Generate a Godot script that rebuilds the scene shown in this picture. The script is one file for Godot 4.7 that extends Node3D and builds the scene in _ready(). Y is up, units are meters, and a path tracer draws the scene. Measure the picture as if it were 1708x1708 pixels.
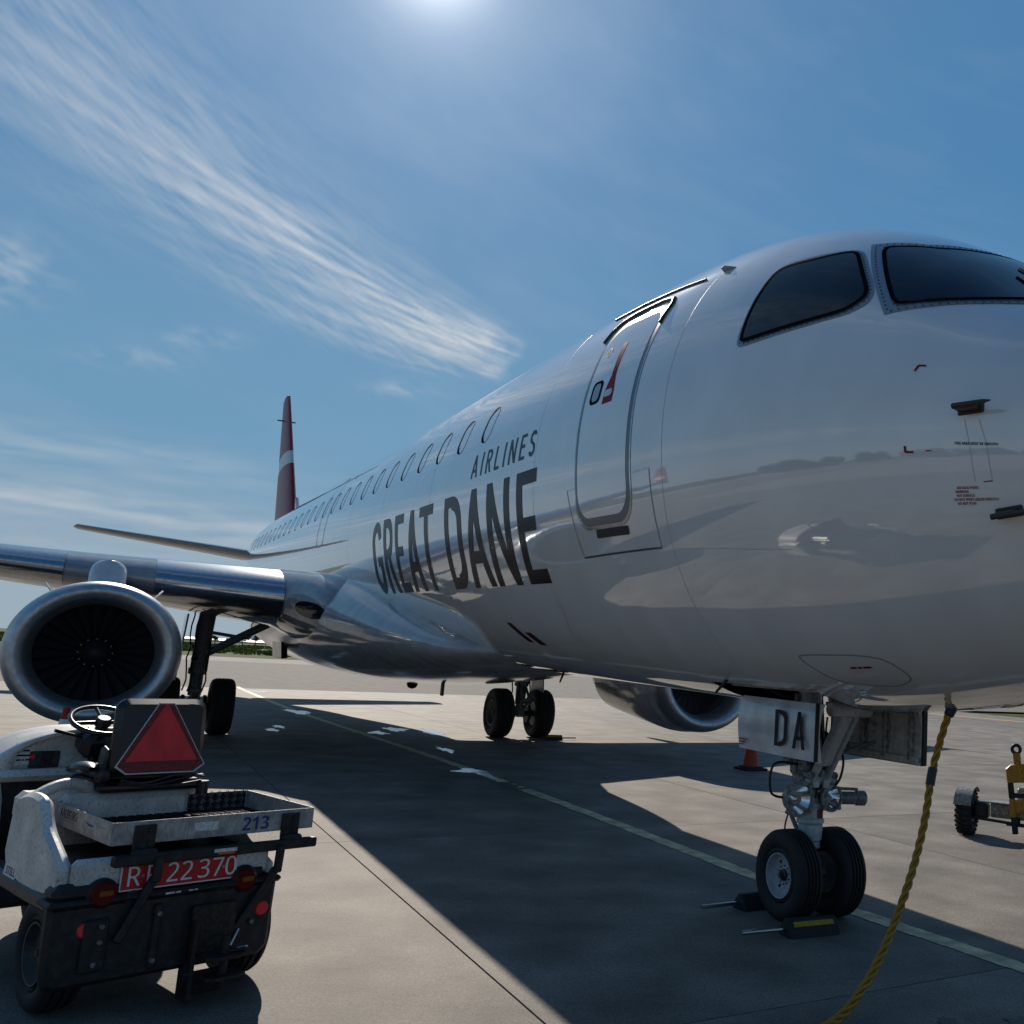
extends Node3D
# An airliner on an apron, seen from low in front of its starboard side, with a small tow tractor, cones, chocks, a cable and a trailer.

class Curve1:                                       # smooth monotone curve through points
	var xs: PackedFloat64Array
	var ys: PackedFloat64Array
	var m: PackedFloat64Array
	func _init(a: Array, b: Array):
		xs = PackedFloat64Array(a)
		ys = PackedFloat64Array(b)
		m.resize(xs.size())
		var d := PackedFloat64Array()
		for i in xs.size() - 1:
			d.append((ys[i + 1] - ys[i]) / (xs[i + 1] - xs[i]))
		m[0] = d[0]
		m[xs.size() - 1] = d[d.size() - 1]
		for i in range(1, xs.size() - 1):
			if d[i - 1] * d[i] > 0:
				var h0 := xs[i] - xs[i - 1]
				var h1 := xs[i + 1] - xs[i]
				var w1 := 2 * h1 + h0
				var w2 := h1 + 2 * h0
				m[i] = (w1 + w2) / (w1 / d[i - 1] + w2 / d[i])
	func at(x: float) -> float:
		x = clampf(x, xs[0], xs[xs.size() - 1])
		var i := 0
		while i < xs.size() - 2 and x > xs[i + 1]:
			i += 1
		var h := xs[i + 1] - xs[i]
		var t := (x - xs[i]) / h
		var t2 := t * t
		var t3 := t2 * t
		return (2 * t3 - 3 * t2 + 1) * ys[i] + (t3 - 2 * t2 + t) * h * m[i] + (-2 * t3 + 3 * t2) * ys[i + 1] + (t3 - t2) * h * m[i + 1]

class MB:                                           # collects triangles for one mesh
	var v := PackedVector3Array()
	var n := PackedVector3Array()
	var uv := PackedVector2Array()
	var ix := PackedInt32Array()
	func vert(p: Vector3, nn: Vector3, t := Vector2.ZERO) -> int:
		v.append(p)
		n.append(nn)
		uv.append(t)
		return v.size() - 1
	func link(a: int, b: int, c: int) -> void:
		var fn := (v[c] - v[a]).cross(v[b] - v[a])
		if fn.dot(n[a] + n[b] + n[c]) < 0:
			ix.append_array(PackedInt32Array([a, c, b]))
		else:
			ix.append_array(PackedInt32Array([a, b, c]))
	func tri(a: Vector3, b: Vector3, c: Vector3, nn: Vector3) -> void:
		link(vert(a, nn), vert(b, nn), vert(c, nn))
	func face(p: PackedVector3Array, nn: Vector3) -> void:
		var f := v.size()
		for q in p:
			vert(q, nn, Vector2(q.x + q.z, q.y))
		for i in range(1, p.size() - 1):
			link(f, f + i, f + i + 1)
	func quad(a: Vector3, b: Vector3, c: Vector3, d: Vector3, nn: Vector3) -> void:
		face(PackedVector3Array([a, b, c, d]), nn)
	func grid(rows: Array, wrap := false, flip := false, skip = null) -> void:
		var nr := rows.size()
		var nc: int = rows[0].size()
		var f := v.size()
		for i in nr:
			var r: PackedVector3Array = rows[i]
			var ra: PackedVector3Array = rows[maxi(i - 1, 0)]
			var rb: PackedVector3Array = rows[mini(i + 1, nr - 1)]
			for j in nc:
				var j0 := (j - 1 + nc) % nc if wrap else maxi(j - 1, 0)
				var j1 := (j + 1) % nc if wrap else mini(j + 1, nc - 1)
				var nn := (r[j1] - r[j0]).cross(rb[j] - ra[j])
				if nn.length_squared() < 1e-14:
					nn = (rb[j1] - rb[j0]).cross(rb[j] - ra[j]) + (ra[j1] - ra[j0]).cross(rb[j] - ra[j])
				nn = nn.normalized() if nn.length_squared() > 1e-16 else Vector3.UP
				vert(r[j], -nn if flip else nn, Vector2(float(j) / nc, float(i) / nr))
		for i in nr - 1:
			for j in (nc if wrap else nc - 1):
				if skip != null and skip.call(i, j):
					continue
				var a := f + i * nc + j
				var b := f + i * nc + (j + 1) % nc
				link(a, b, b + nc)
				link(a, b + nc, a + nc)
	func lathe(prof: PackedVector2Array, xf: Transform3D, sides := 32) -> void:   # (along, radius) about the local X axis
		var k := prof.size()
		var sn := []
		for i in k - 1:
			var d := prof[i + 1] - prof[i]
			sn.append(Vector2(-d.y, d.x).normalized())
		for i in k - 1:
			var n0: Vector2 = sn[i]
			var n1: Vector2 = sn[i]
			if i > 0 and n0.dot(sn[i - 1]) > 0.8:
				n0 = (n0 + sn[i - 1]).normalized()
			if i < k - 2 and n1.dot(sn[i + 1]) > 0.8:
				n1 = (n1 + sn[i + 1]).normalized()
			var f := v.size()
			for j in sides + 1:
				var a := TAU * j / sides
				var c := cos(a)
				var s := sin(a)
				vert(xf * Vector3(prof[i].x, prof[i].y * c, prof[i].y * s), (xf.basis * Vector3(n0.x, n0.y * c, n0.y * s)).normalized(), Vector2(float(j) / sides, float(i) / k))
				vert(xf * Vector3(prof[i + 1].x, prof[i + 1].y * c, prof[i + 1].y * s), (xf.basis * Vector3(n1.x, n1.y * c, n1.y * s)).normalized(), Vector2(float(j) / sides, float(i + 1) / k))
			for j in sides:
				var q := f + j * 2
				if prof[i].y > 1e-5:
					link(q, q + 1, q + 2)
				if prof[i + 1].y > 1e-5:
					link(q + 1, q + 3, q + 2)
	func rod(a: Vector3, b: Vector3, r0: float, r1 := -1.0, sides := 16, cham := 0.0) -> void:   # capped cylinder from a to b
		if r1 < 0:
			r1 = r0
		var ax := (b - a).normalized()
		var y := (Vector3.UP if absf(ax.y) < 0.9 else Vector3.RIGHT).cross(ax).normalized()
		var len := a.distance_to(b)
		var xf := Transform3D(Basis(ax, y, ax.cross(y)), a)
		if cham > 0:
			lathe(PackedVector2Array([Vector2(0, 0), Vector2(0, r0 - cham), Vector2(cham, r0), Vector2(len - cham, r1), Vector2(len, r1 - cham), Vector2(len, 0)]), xf, sides)
		else:
			lathe(PackedVector2Array([Vector2(0, 0), Vector2(0, r0), Vector2(len, r1), Vector2(len, 0)]), xf, sides)
	func tube(path: PackedVector3Array, rad: float, sides := 8, off = null) -> void:
		var rows := []
		var up := Vector3.UP if absf((path[1] - path[0]).normalized().y) < 0.9 else Vector3.RIGHT
		for i in path.size():
			var t := (path[mini(i + 1, path.size() - 1)] - path[maxi(i - 1, 0)]).normalized()
			up = (up - t * up.dot(t)).normalized()
			var sd := t.cross(up)
			var c := path[i]
			if off != null:
				var o: Vector2 = off.call(i)
				c += up * o.x + sd * o.y
			var row := PackedVector3Array()
			for j in sides:
				var a := TAU * j / sides
				row.append(c + (up * cos(a) + sd * sin(a)) * rad)
			rows.append(row)
		grid(rows, true)
		for e in [0, path.size() - 1]:
			var t: Vector3 = (path[1] - path[0]).normalized() * -1.0 if e == 0 else (path[e] - path[e - 1]).normalized()
			face(rows[e], t)
	func box(c: Vector3, s: Vector3, bv := 0.0, b := Basis()) -> void:
		var h := s * 0.5
		bv = minf(bv, minf(h.x, minf(h.y, h.z)) * 0.9)
		var P := func(sg: Vector3, k: int) -> Vector3:
			var q := Vector3()
			for i in 3:
				q[i] = sg[i] * (h[i] if i == k else h[i] - bv)
			return c + b * q
		for k in 3:
			var l := (k + 1) % 3
			var m := (k + 2) % 3
			for sk in [-1.0, 1.0]:
				var pts := PackedVector3Array()
				for e in [[-1.0, -1.0], [1.0, -1.0], [1.0, 1.0], [-1.0, 1.0]]:
					var sg := Vector3()
					sg[k] = sk
					sg[l] = e[0]
					sg[m] = e[1]
					pts.append(P.call(sg, k))
				var nn := Vector3()
				nn[k] = sk
				face(pts, b * nn)
				if bv > 0:
					for sl in [-1.0, 1.0]:
						var s0 := Vector3()
						s0[k] = sk
						s0[l] = sl
						var s1 := s0
						s0[m] = -1.0
						s1[m] = 1.0
						var ne := Vector3()
						ne[k] = sk
						ne[l] = sl
						quad(P.call(s0, k), P.call(s1, k), P.call(s1, l), P.call(s0, l), (b * ne).normalized())
		if bv > 0:
			for i in 8:
				var sg := Vector3(1 if i & 1 else -1, 1 if i & 2 else -1, 1 if i & 4 else -1)
				tri(P.call(sg, 0), P.call(sg, 1), P.call(sg, 2), (b * sg).normalized())
	func prism(poly: PackedVector2Array, xf: Transform3D, d: float, bv := 0.0) -> void:   # polygon in local XY, drawn along local Z
		var k := poly.size()
		if not Geometry2D.is_polygon_clockwise(poly):
			poly = poly.duplicate()
			poly.reverse()
		var en := []
		for i in k:
			var e := (poly[(i + 1) % k] - poly[i]).normalized()
			en.append(Vector2(-e.y, e.x))
		# make sure the edge normals point outwards
		var test: Vector2 = (poly[0] + poly[1]) * 0.5 + en[0] * 1e-4
		if Geometry2D.is_point_in_polygon(test, poly):
			for i in k:
				en[i] = -en[i]
		var inn := PackedVector2Array()
		for i in k:
			var a: Vector2 = en[(i - 1 + k) % k]
			var b: Vector2 = en[i]
			var mm := (a + b) / maxf(1.0 + a.dot(b), 0.35)
			inn.append(poly[i] - mm * bv)
		var tris := Geometry2D.triangulate_polygon(inn)
		for z in [[0.0, -1.0], [d, 1.0]]:
			var f := v.size()
			var nz: Vector3 = (xf.basis * Vector3(0, 0, z[1])).normalized()
			for p in inn:
				vert(xf * Vector3(p.x, p.y, z[0]), nz, p)
			for i in range(0, tris.size(), 3):
				link(f + tris[i], f + tris[i + 1], f + tris[i + 2])
		for i in k:
			var j := (i + 1) % k
			var n0: Vector2 = en[i]
			var n1: Vector2 = en[i]
			var pa: Vector2 = en[(i - 1 + k) % k]
			var pb: Vector2 = en[j]
			if n0.dot(pa) > 0.75:
				n0 = (n0 + pa).normalized()
			if n1.dot(pb) > 0.75:
				n1 = (n1 + pb).normalized()
			var N := func(q: Vector2, z: float) -> Vector3: return (xf.basis * Vector3(q.x, q.y, z)).normalized()
			var a0 := vert(xf * Vector3(poly[i].x, poly[i].y, bv), N.call(n0, 0.0))
			var a1 := vert(xf * Vector3(poly[j].x, poly[j].y, bv), N.call(n1, 0.0))
			var a2 := vert(xf * Vector3(poly[j].x, poly[j].y, d - bv), N.call(n1, 0.0))
			var a3 := vert(xf * Vector3(poly[i].x, poly[i].y, d - bv), N.call(n0, 0.0))
			link(a0, a1, a2)
			link(a0, a2, a3)
			if bv > 0:
				for z in [[0.0, bv, -0.7], [d, d - bv, 0.7]]:
					var b0 := vert(xf * Vector3(poly[i].x, poly[i].y, z[1]), N.call(n0, z[2]))
					var b1 := vert(xf * Vector3(poly[j].x, poly[j].y, z[1]), N.call(n1, z[2]))
					var b2 := vert(xf * Vector3(inn[j].x, inn[j].y, z[0]), N.call(n1, z[2]))
					var b3 := vert(xf * Vector3(inn[i].x, inn[i].y, z[0]), N.call(n0, z[2]))
					link(b0, b1, b2)
					link(b0, b2, b3)
	func mesh() -> ArrayMesh:
		var a := []
		a.resize(Mesh.ARRAY_MAX)
		a[Mesh.ARRAY_VERTEX] = v
		a[Mesh.ARRAY_NORMAL] = n
		a[Mesh.ARRAY_TEX_UV] = uv
		a[Mesh.ARRAY_INDEX] = ix
		var m := ArrayMesh.new()
		m.add_surface_from_arrays(Mesh.PRIMITIVE_TRIANGLES, a)
		return m

var M := {}
var rng := RandomNumberGenerator.new()
var used := {}
var plane: Node3D

func named(s: String) -> String:
	if not used.has(s):
		used[s] = 0
		return s
	used[s] += 1
	return "%s_%03d" % [s, used[s]]

func obj(called: String, mb, mat: Material, parent: Node = null) -> MeshInstance3D:
	var o := MeshInstance3D.new()
	o.mesh = mb.mesh() if mb is MB else mb
	o.material_override = mat
	if parent == null:
		o.name = named(called)
		add_child(o)
	else:
		var nm := called
		var k := 0
		while parent.has_node(nm):
			k += 1
			nm = "%s_%03d" % [called, k]
		o.name = nm
		parent.add_child(o)
	return o

func thing(called: String, label: String, category: String, xf := Transform3D(), group := "") -> Node3D:
	var o := Node3D.new()
	o.name = named(called)
	add_child(o)
	o.transform = xf
	tag(o, label, category, group)
	return o

func tag(o: Node, label: String, category: String, group := "") -> Node:
	o.set_meta("label", label)
	o.set_meta("category", category)
	if group != "":
		o.set_meta("group", group)
	return o

func struct(o: Node, label := "", category := "") -> Node:
	o.set_meta("kind", "structure")
	if label != "":
		o.set_meta("label", label)
		o.set_meta("category", category)
	return o

func noise_tex(freq: float, size: int, lo: Color, hi: Color, oct := 5, sd := 1, typ := FastNoiseLite.TYPE_SIMPLEX_SMOOTH, mid := -1.0) -> NoiseTexture2D:
	var f := FastNoiseLite.new()
	f.noise_type = typ
	f.frequency = freq
	f.fractal_octaves = oct
	f.seed = sd
	var t := NoiseTexture2D.new()
	t.width = size
	t.height = size
	t.seamless = true
	t.noise = f
	var g := Gradient.new()
	g.set_color(0, lo)
	g.set_color(1, hi)
	if mid > 0:
		g.set_offset(0, mid - 0.12)
		g.set_offset(1, mid + 0.12)
	t.color_ramp = g
	return t

func normal_tex(freq: float, size: int, strength: float, oct := 4, sd := 1) -> NoiseTexture2D:
	var f := FastNoiseLite.new()
	f.noise_type = FastNoiseLite.TYPE_SIMPLEX_SMOOTH
	f.frequency = freq
	f.fractal_octaves = oct
	f.seed = sd
	var t := NoiseTexture2D.new()
	t.width = size
	t.height = size
	t.seamless = true
	t.noise = f
	t.as_normal_map = true
	t.bump_strength = strength
	return t

func mat(lin: Color, rough := 0.5, metal := 0.0, spec := 0.5) -> StandardMaterial3D:
	var m := StandardMaterial3D.new()
	m.albedo_color = lin.linear_to_srgb()
	m.roughness = rough
	m.metallic = metal
	m.metallic_specular = spec
	return m

func worn(m: StandardMaterial3D, tex: Texture2D, scale: float, nrm: Texture2D = null, ns := 0.3, world := false) -> StandardMaterial3D:
	m.albedo_texture = tex
	m.uv1_triplanar = true
	m.uv1_world_triplanar = world
	m.uv1_scale = Vector3.ONE * scale
	if nrm:
		m.normal_enabled = true
		m.normal_texture = nrm
		m.normal_scale = ns
	return m

func speckle(m: StandardMaterial3D, tex: Texture2D, scale: Vector3) -> void:
	m.detail_enabled = true
	m.detail_albedo = tex
	m.detail_blend_mode = BaseMaterial3D.BLEND_MODE_MUL
	m.detail_uv_layer = BaseMaterial3D.DETAIL_UV_2
	m.uv2_triplanar = true
	m.uv2_world_triplanar = true
	m.uv2_scale = scale

func grit() -> ImageTexture:                         # sand and aggregate showing in worn concrete
	var r := RandomNumberGenerator.new()
	r.seed = 4
	var n := 1024
	var im := Image.create(n, n, false, Image.FORMAT_L8)
	for y in n:
		var band := r.randf_range(-0.03, 0.03)
		for x in n:
			var k := 0.72 + band + r.randfn() * 0.10
			if r.randf() < 0.012:
				k -= 0.35
			elif r.randf() < 0.006:
				k += 0.28
			im.set_pixel(x, y, Color(k, k, k))
	return ImageTexture.create_from_image(im)

func g(x: float) -> Color:
	return Color(x, x, x)

func materials() -> void:
	var dirt := noise_tex(0.012, 512, g(0.72), g(1.0), 6, 3)
	var scuff := noise_tex(0.02, 512, g(0.45), g(1.0), 7, 9)
	var streak := noise_tex(0.03, 512, g(0.8), g(1.0), 4, 12)
	var wav := normal_tex(0.008, 512, 5.0, 3, 4)
	var grain := normal_tex(0.12, 512, 6.0, 4, 5)
	M.white = worn(mat(Color(0.82, 0.80, 0.785), 0.03, 0.0, 0.75), noise_tex(0.008, 512, g(0.93), g(1.0), 5, 2), 0.35, wav, 0.06)
	M.white.clearcoat_enabled = true
	M.white.clearcoat = 1.0
	M.white.clearcoat_roughness = 0.02
	M.white2 = worn(mat(Color(0.82, 0.82, 0.83), 0.12, 0.0, 0.6), dirt, 0.5, wav, 0.03)
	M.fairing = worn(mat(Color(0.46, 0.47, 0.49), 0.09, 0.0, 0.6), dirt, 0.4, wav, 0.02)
	M.seam = mat(Color(0.09, 0.095, 0.11), 0.5)
	M.seam2 = mat(Color(0.25, 0.26, 0.28), 0.4)
	M.seam3 = mat(Color(0.5, 0.5, 0.5), 0.4)
	M.doorgap = mat(Color(0.13, 0.14, 0.155), 0.25)
	M.letter = mat(Color(0.008, 0.010, 0.013), 0.25, 0.0, 0.2)
	M.letter2 = mat(Color(0.022, 0.034, 0.055), 0.25, 0.0, 0.2)
	M.redpaint = mat(Color(0.24, 0.010, 0.02), 0.4, 0.0, 0.15)
	M.markdark = mat(Color(0.045, 0.008, 0.01), 0.4, 0.0, 0.2)
	M.finred = mat(Color(0.24, 0.006, 0.016), 0.38, 0.0, 0.3)
	M.finwhite = mat(Color(0.6, 0.62, 0.64), 0.35, 0.0, 0.35)
	M.glass = mat(Color(0.005, 0.007, 0.010), 0.04, 0.0, 0.42)
	M.pane = mat(Color(0.3, 0.33, 0.38), 0.06, 0.0, 0.6)
	M.gasket = mat(Color(0.008, 0.009, 0.01), 0.9, 0.0, 0.1)  # rubber, and the painted shade crescents of the cabin windows
	M.frame = mat(Color(0.24, 0.29, 0.34), 0.35, 0.3)
	M.rubber = worn(mat(Color(0.02, 0.02, 0.021), 0.75), dirt, 2.0)
	M.tyre2 = worn(mat(Color(0.03, 0.03, 0.03), 0.85), scuff, 3.0)
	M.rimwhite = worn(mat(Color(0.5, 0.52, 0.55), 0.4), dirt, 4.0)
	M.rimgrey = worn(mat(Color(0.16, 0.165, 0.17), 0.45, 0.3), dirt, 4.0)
	M.gear = worn(mat(Color(0.36, 0.365, 0.37), 0.4, 0.1), scuff, 3.0)
	M.gearlight = worn(mat(Color(0.66, 0.67, 0.68), 0.35, 0.0), dirt, 3.0)
	M.geardark = worn(mat(Color(0.05, 0.05, 0.052), 0.5, 0.3), scuff, 4.0)
	M.chrome = mat(Color(0.75, 0.75, 0.72), 0.12, 1.0)
	M.alu = worn(mat(Color(0.50, 0.52, 0.56), 0.16, 1.0), streak, 0.8)
	M.lip = worn(mat(Color(0.66, 0.67, 0.69), 0.42, 0.9), streak, 0.6)
	M.liner = mat(Color(0.12, 0.125, 0.135), 0.5, 0.4)
	M.black = mat(Color(0.006, 0.006, 0.007), 0.6)
	M.blade = mat(Color(0.055, 0.055, 0.06), 0.35, 0.5)
	M.wing = worn(mat(Color(0.33, 0.34, 0.36), 0.08, 0.0, 0.7), dirt, 0.6)
	M.bronze = mat(Color(0.05, 0.042, 0.034), 0.45, 0.3)
	M.lens = mat(Color(0.85, 0.87, 0.9), 0.03, 1.0)
	M.lensglass = mat(Color(1, 1, 1, 0.06), 0.02)
	M.lensglass.transparency = BaseMaterial3D.TRANSPARENCY_ALPHA
	M.bay = worn(mat(Color(0.62, 0.60, 0.53), 0.6), dirt, 2.0)
	M.rust = worn(mat(Color(0.3, 0.09, 0.04), 0.7), scuff, 4.0)
	# tractor
	M.cart = worn(mat(Color(0.80, 0.785, 0.74), 0.42, 0.0, 0.5), noise_tex(0.007, 1024, g(0.76), g(1.0), 9, 21), 0.5, grain, 0.03)
	speckle(M.cart, noise_tex(0.03, 1024, g(0.55), g(1.0), 7, 23, FastNoiseLite.TYPE_SIMPLEX_SMOOTH, 0.24), Vector3(2.2, 1.1, 2.2))
	M.cartdark = worn(mat(Color(0.034, 0.034, 0.034), 0.6), noise_tex(0.014, 1024, g(0.3), g(1.0), 9, 27), 1.1, grain, 0.1)
	M.hitch = worn(mat(Color(0.055, 0.042, 0.034), 0.65, 0.2), scuff, 3.0)
	M.cartgrey = worn(mat(Color(0.07, 0.072, 0.075), 0.5), scuff, 2.0)
	M.tray = worn(mat(Color(0.80, 0.78, 0.75), 0.45, 0.1), noise_tex(0.012, 1024, g(0.7), g(1.0), 8, 31), 1.0, grain, 0.08)
	speckle(M.tray, noise_tex(0.05, 512, g(0.65), g(1.0), 6, 33), Vector3(6.0, 0.7, 6.0))
	M.traydark = worn(mat(Color(0.42, 0.42, 0.42), 0.45, 0.2), scuff, 2.0)
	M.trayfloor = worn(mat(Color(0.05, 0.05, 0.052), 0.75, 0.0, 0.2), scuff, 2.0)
	M.vinyl = mat(Color(0.012, 0.012, 0.013), 0.28)
	M.plate = mat(Color(0.48, 0.01, 0.014), 0.35)
	M.registration = mat(Color(0.012, 0.014, 0.017), 0.45, 0.0, 0.3)
	M.platewhite = mat(Color(0.75, 0.75, 0.75), 0.4)
	M.sticker = worn(mat(Color(0.88, 0.88, 0.88), 0.5), noise_tex(0.03, 256, g(0.75), g(1.0), 5, 41), 6.0)
	M.blue = mat(Color(0.015, 0.04, 0.24), 0.5)
	M.trired = worn(mat(Color(1.0, 0.045, 0.05), 0.5), noise_tex(0.012, 512, g(0.8), g(1.0), 8, 51), 1.2)
	M.tridark = worn(mat(Color(0.36, 0.008, 0.016), 0.4), scuff, 4.0)
	M.reflred = mat(Color(0.95, 0.04, 0.05), 0.2)
	M.lampred = mat(Color(0.09, 0.006, 0.006), 0.3, 0.0, 0.3)
	M.lamporange = mat(Color(0.28, 0.07, 0.01), 0.3, 0.0, 0.3)
	M.orange = mat(Color(0.8, 0.12, 0.02), 0.45)
	M.conered = worn(mat(Color(0.55, 0.02, 0.015), 0.5), dirt, 4.0)
	M.coneor = worn(mat(Color(0.5, 0.05, 0.015), 0.55), dirt, 4.0)
	M.conewhite = mat(Color(0.75, 0.77, 0.8), 0.35)
	M.rope = worn(mat(Color(0.56, 0.27, 0.02), 0.6), dirt, 6.0, grain, 0.2)
	M.tape = mat(Color(0.012, 0.014, 0.025), 0.4)
	M.yellow = worn(mat(Color(0.62, 0.29, 0.02), 0.4), noise_tex(0.02, 512, g(0.6), g(1.0), 6, 61), 3.0)
	M.trailwhite = worn(mat(Color(0.45, 0.45, 0.41), 0.45), scuff, 2.0)
	M.chockyellow = worn(mat(Color(0.5, 0.33, 0.02), 0.5), dirt, 4.0)
	M.steel = mat(Color(0.5, 0.52, 0.54), 0.25, 1.0)
	# ground
	var cg := normal_tex(0.2, 512, 8.0, 3, 7)
	var spk := grit()
	M.slab = []
	for i in 4:
		var b: float = [0.96, 1.07, 1.02, 1.12][i]
		var m := worn(mat(Color(0.475, 0.425, 0.37) * b, 0.76, 0.0, 0.42), noise_tex(0.0045, 1024, g(0.66), g(1.0), 9, 70 + i), 0.21, null, 0.0, true)
		speckle(m, spk, Vector3(0.22, 1.0, 0.3))
		M.slab.append(m)
	M.slabfar = worn(mat(Color(0.345, 0.307, 0.265), 0.74, 0.0, 0.42), noise_tex(0.0045, 1024, g(0.76), g(1.0), 8, 75), 0.1, null, 0.0, true)
	M.joint = mat(Color(0.03, 0.028, 0.026), 0.9)
	M.asphalt = worn(mat(Color(0.245, 0.225, 0.2), 0.9, 0.0, 0.3), noise_tex(0.01, 1024, g(0.78), g(1.0), 8, 81), 0.12, null, 0.0, true)
	M.runway = worn(mat(Color(0.36, 0.33, 0.3), 0.9, 0.0, 0.3), noise_tex(0.01, 512, g(0.85), g(1.0), 8, 85), 0.05, null, 0.0, true)
	M.line = worn(mat(Color(0.86, 0.74, 0.44), 0.7), noise_tex(0.012, 512, g(0.62), g(1.0), 8, 91), 0.7, null, 0.0, true)
	M.linered = mat(Color(0.5, 0.08, 0.08), 0.8)
	M.lineyellow = mat(Color(0.6, 0.5, 0.12), 0.8)
	M.wet = mat(Color(0.36, 0.38, 0.41), 0.18, 0.0, 0.6)
	M.stain = mat(Color(0.04, 0.036, 0.032), 0.6)
	M.grass = worn(mat(Color(0.10, 0.12, 0.03), 0.9, 0.0, 0.2), noise_tex(0.02, 1024, Color(0.55, 0.62, 0.5), Color(1, 1, 1), 7, 95), 0.03, null, 0.0, true)
	M.grassdark = worn(mat(Color(0.12, 0.16, 0.05), 0.95, 0.0, 0.2), noise_tex(0.03, 512, g(0.5), g(1.0), 7, 97), 0.05, null, 0.0, true)
	M.grassdark.backlight_enabled = true
	M.grassdark.backlight = Color(0.45, 0.55, 0.2)
	M.leaf = mat(Color(0.035, 0.055, 0.022), 0.8, 0.0, 0.3)
	M.leaf.backlight_enabled = true
	M.leaf.backlight = Color(0.1, 0.14, 0.05)
	M.bark = mat(Color(0.06, 0.045, 0.035), 0.9)
	M.hall = mat(Color(0.72, 0.73, 0.74), 0.6)
	M.hallroof = mat(Color(0.75, 0.76, 0.78), 0.5)

# ---------------------------------------------------------------- camera, sky, sun
const EYE := 1.662
const YAW := 0.559 - PI / 2            # the aircraft's heading
const SUN_AZ := -24.0
const SUN_EL := 33.0

func camera_and_light() -> void:
	var cam := Camera3D.new()
	cam.name = "camera"
	add_child(cam)
	var pitch := 0.158
	var roll := 0.054
	var up := Vector3(0, cos(pitch), sin(pitch))
	var rt := Vector3.RIGHT
	var bx := rt * cos(roll) + up * sin(roll)
	var by := up * cos(roll) - rt * sin(roll)
	cam.transform = Transform3D(Basis(bx, by, bx.cross(by)), Vector3(0, EYE, 0))
	cam.projection = Camera3D.PROJECTION_FRUSTUM
	cam.near = 0.05
	cam.far = 3000.0
	cam.size = 0.05 * 1708.0 / 1626.58
	cam.frustum_offset = Vector2(0.05 * (854.0 - 1239.6) / 1626.58, 0)
	cam.current = true

	var we := WorldEnvironment.new()
	we.name = "world_environment"
	add_child(we)
	var e := Environment.new()
	we.environment = e
	e.background_mode = Environment.BG_SKY
	e.sky = Sky.new()
	var sm := PanoramaSkyMaterial.new()
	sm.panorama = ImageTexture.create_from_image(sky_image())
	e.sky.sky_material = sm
	e.background_energy_multiplier = 0.84
	e.tonemap_mode = Environment.TONE_MAPPER_LINEAR
	e.tonemap_exposure = 0.96
	e.sdfgi_enabled = true
	e.ssao_enabled = true
	e.ssil_enabled = true

	var sun := DirectionalLight3D.new()
	sun.name = "sun"
	add_child(sun)
	sun.light_energy = 1.6
	sun.light_color = Color(1.0, 0.955, 0.89)
	sun.light_angular_distance = 0.53
	sun.shadow_enabled = true
	var az := deg_to_rad(SUN_AZ)
	var el := deg_to_rad(SUN_EL)
	var to := Vector3(sin(az) * cos(el), sin(el), -cos(az) * cos(el))
	sun.basis = Basis.looking_at(-to)

var nz := []
func fbm(k: int, x: float, y: float) -> float:
	return nz[k].get_noise_2d(x, y)

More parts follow.
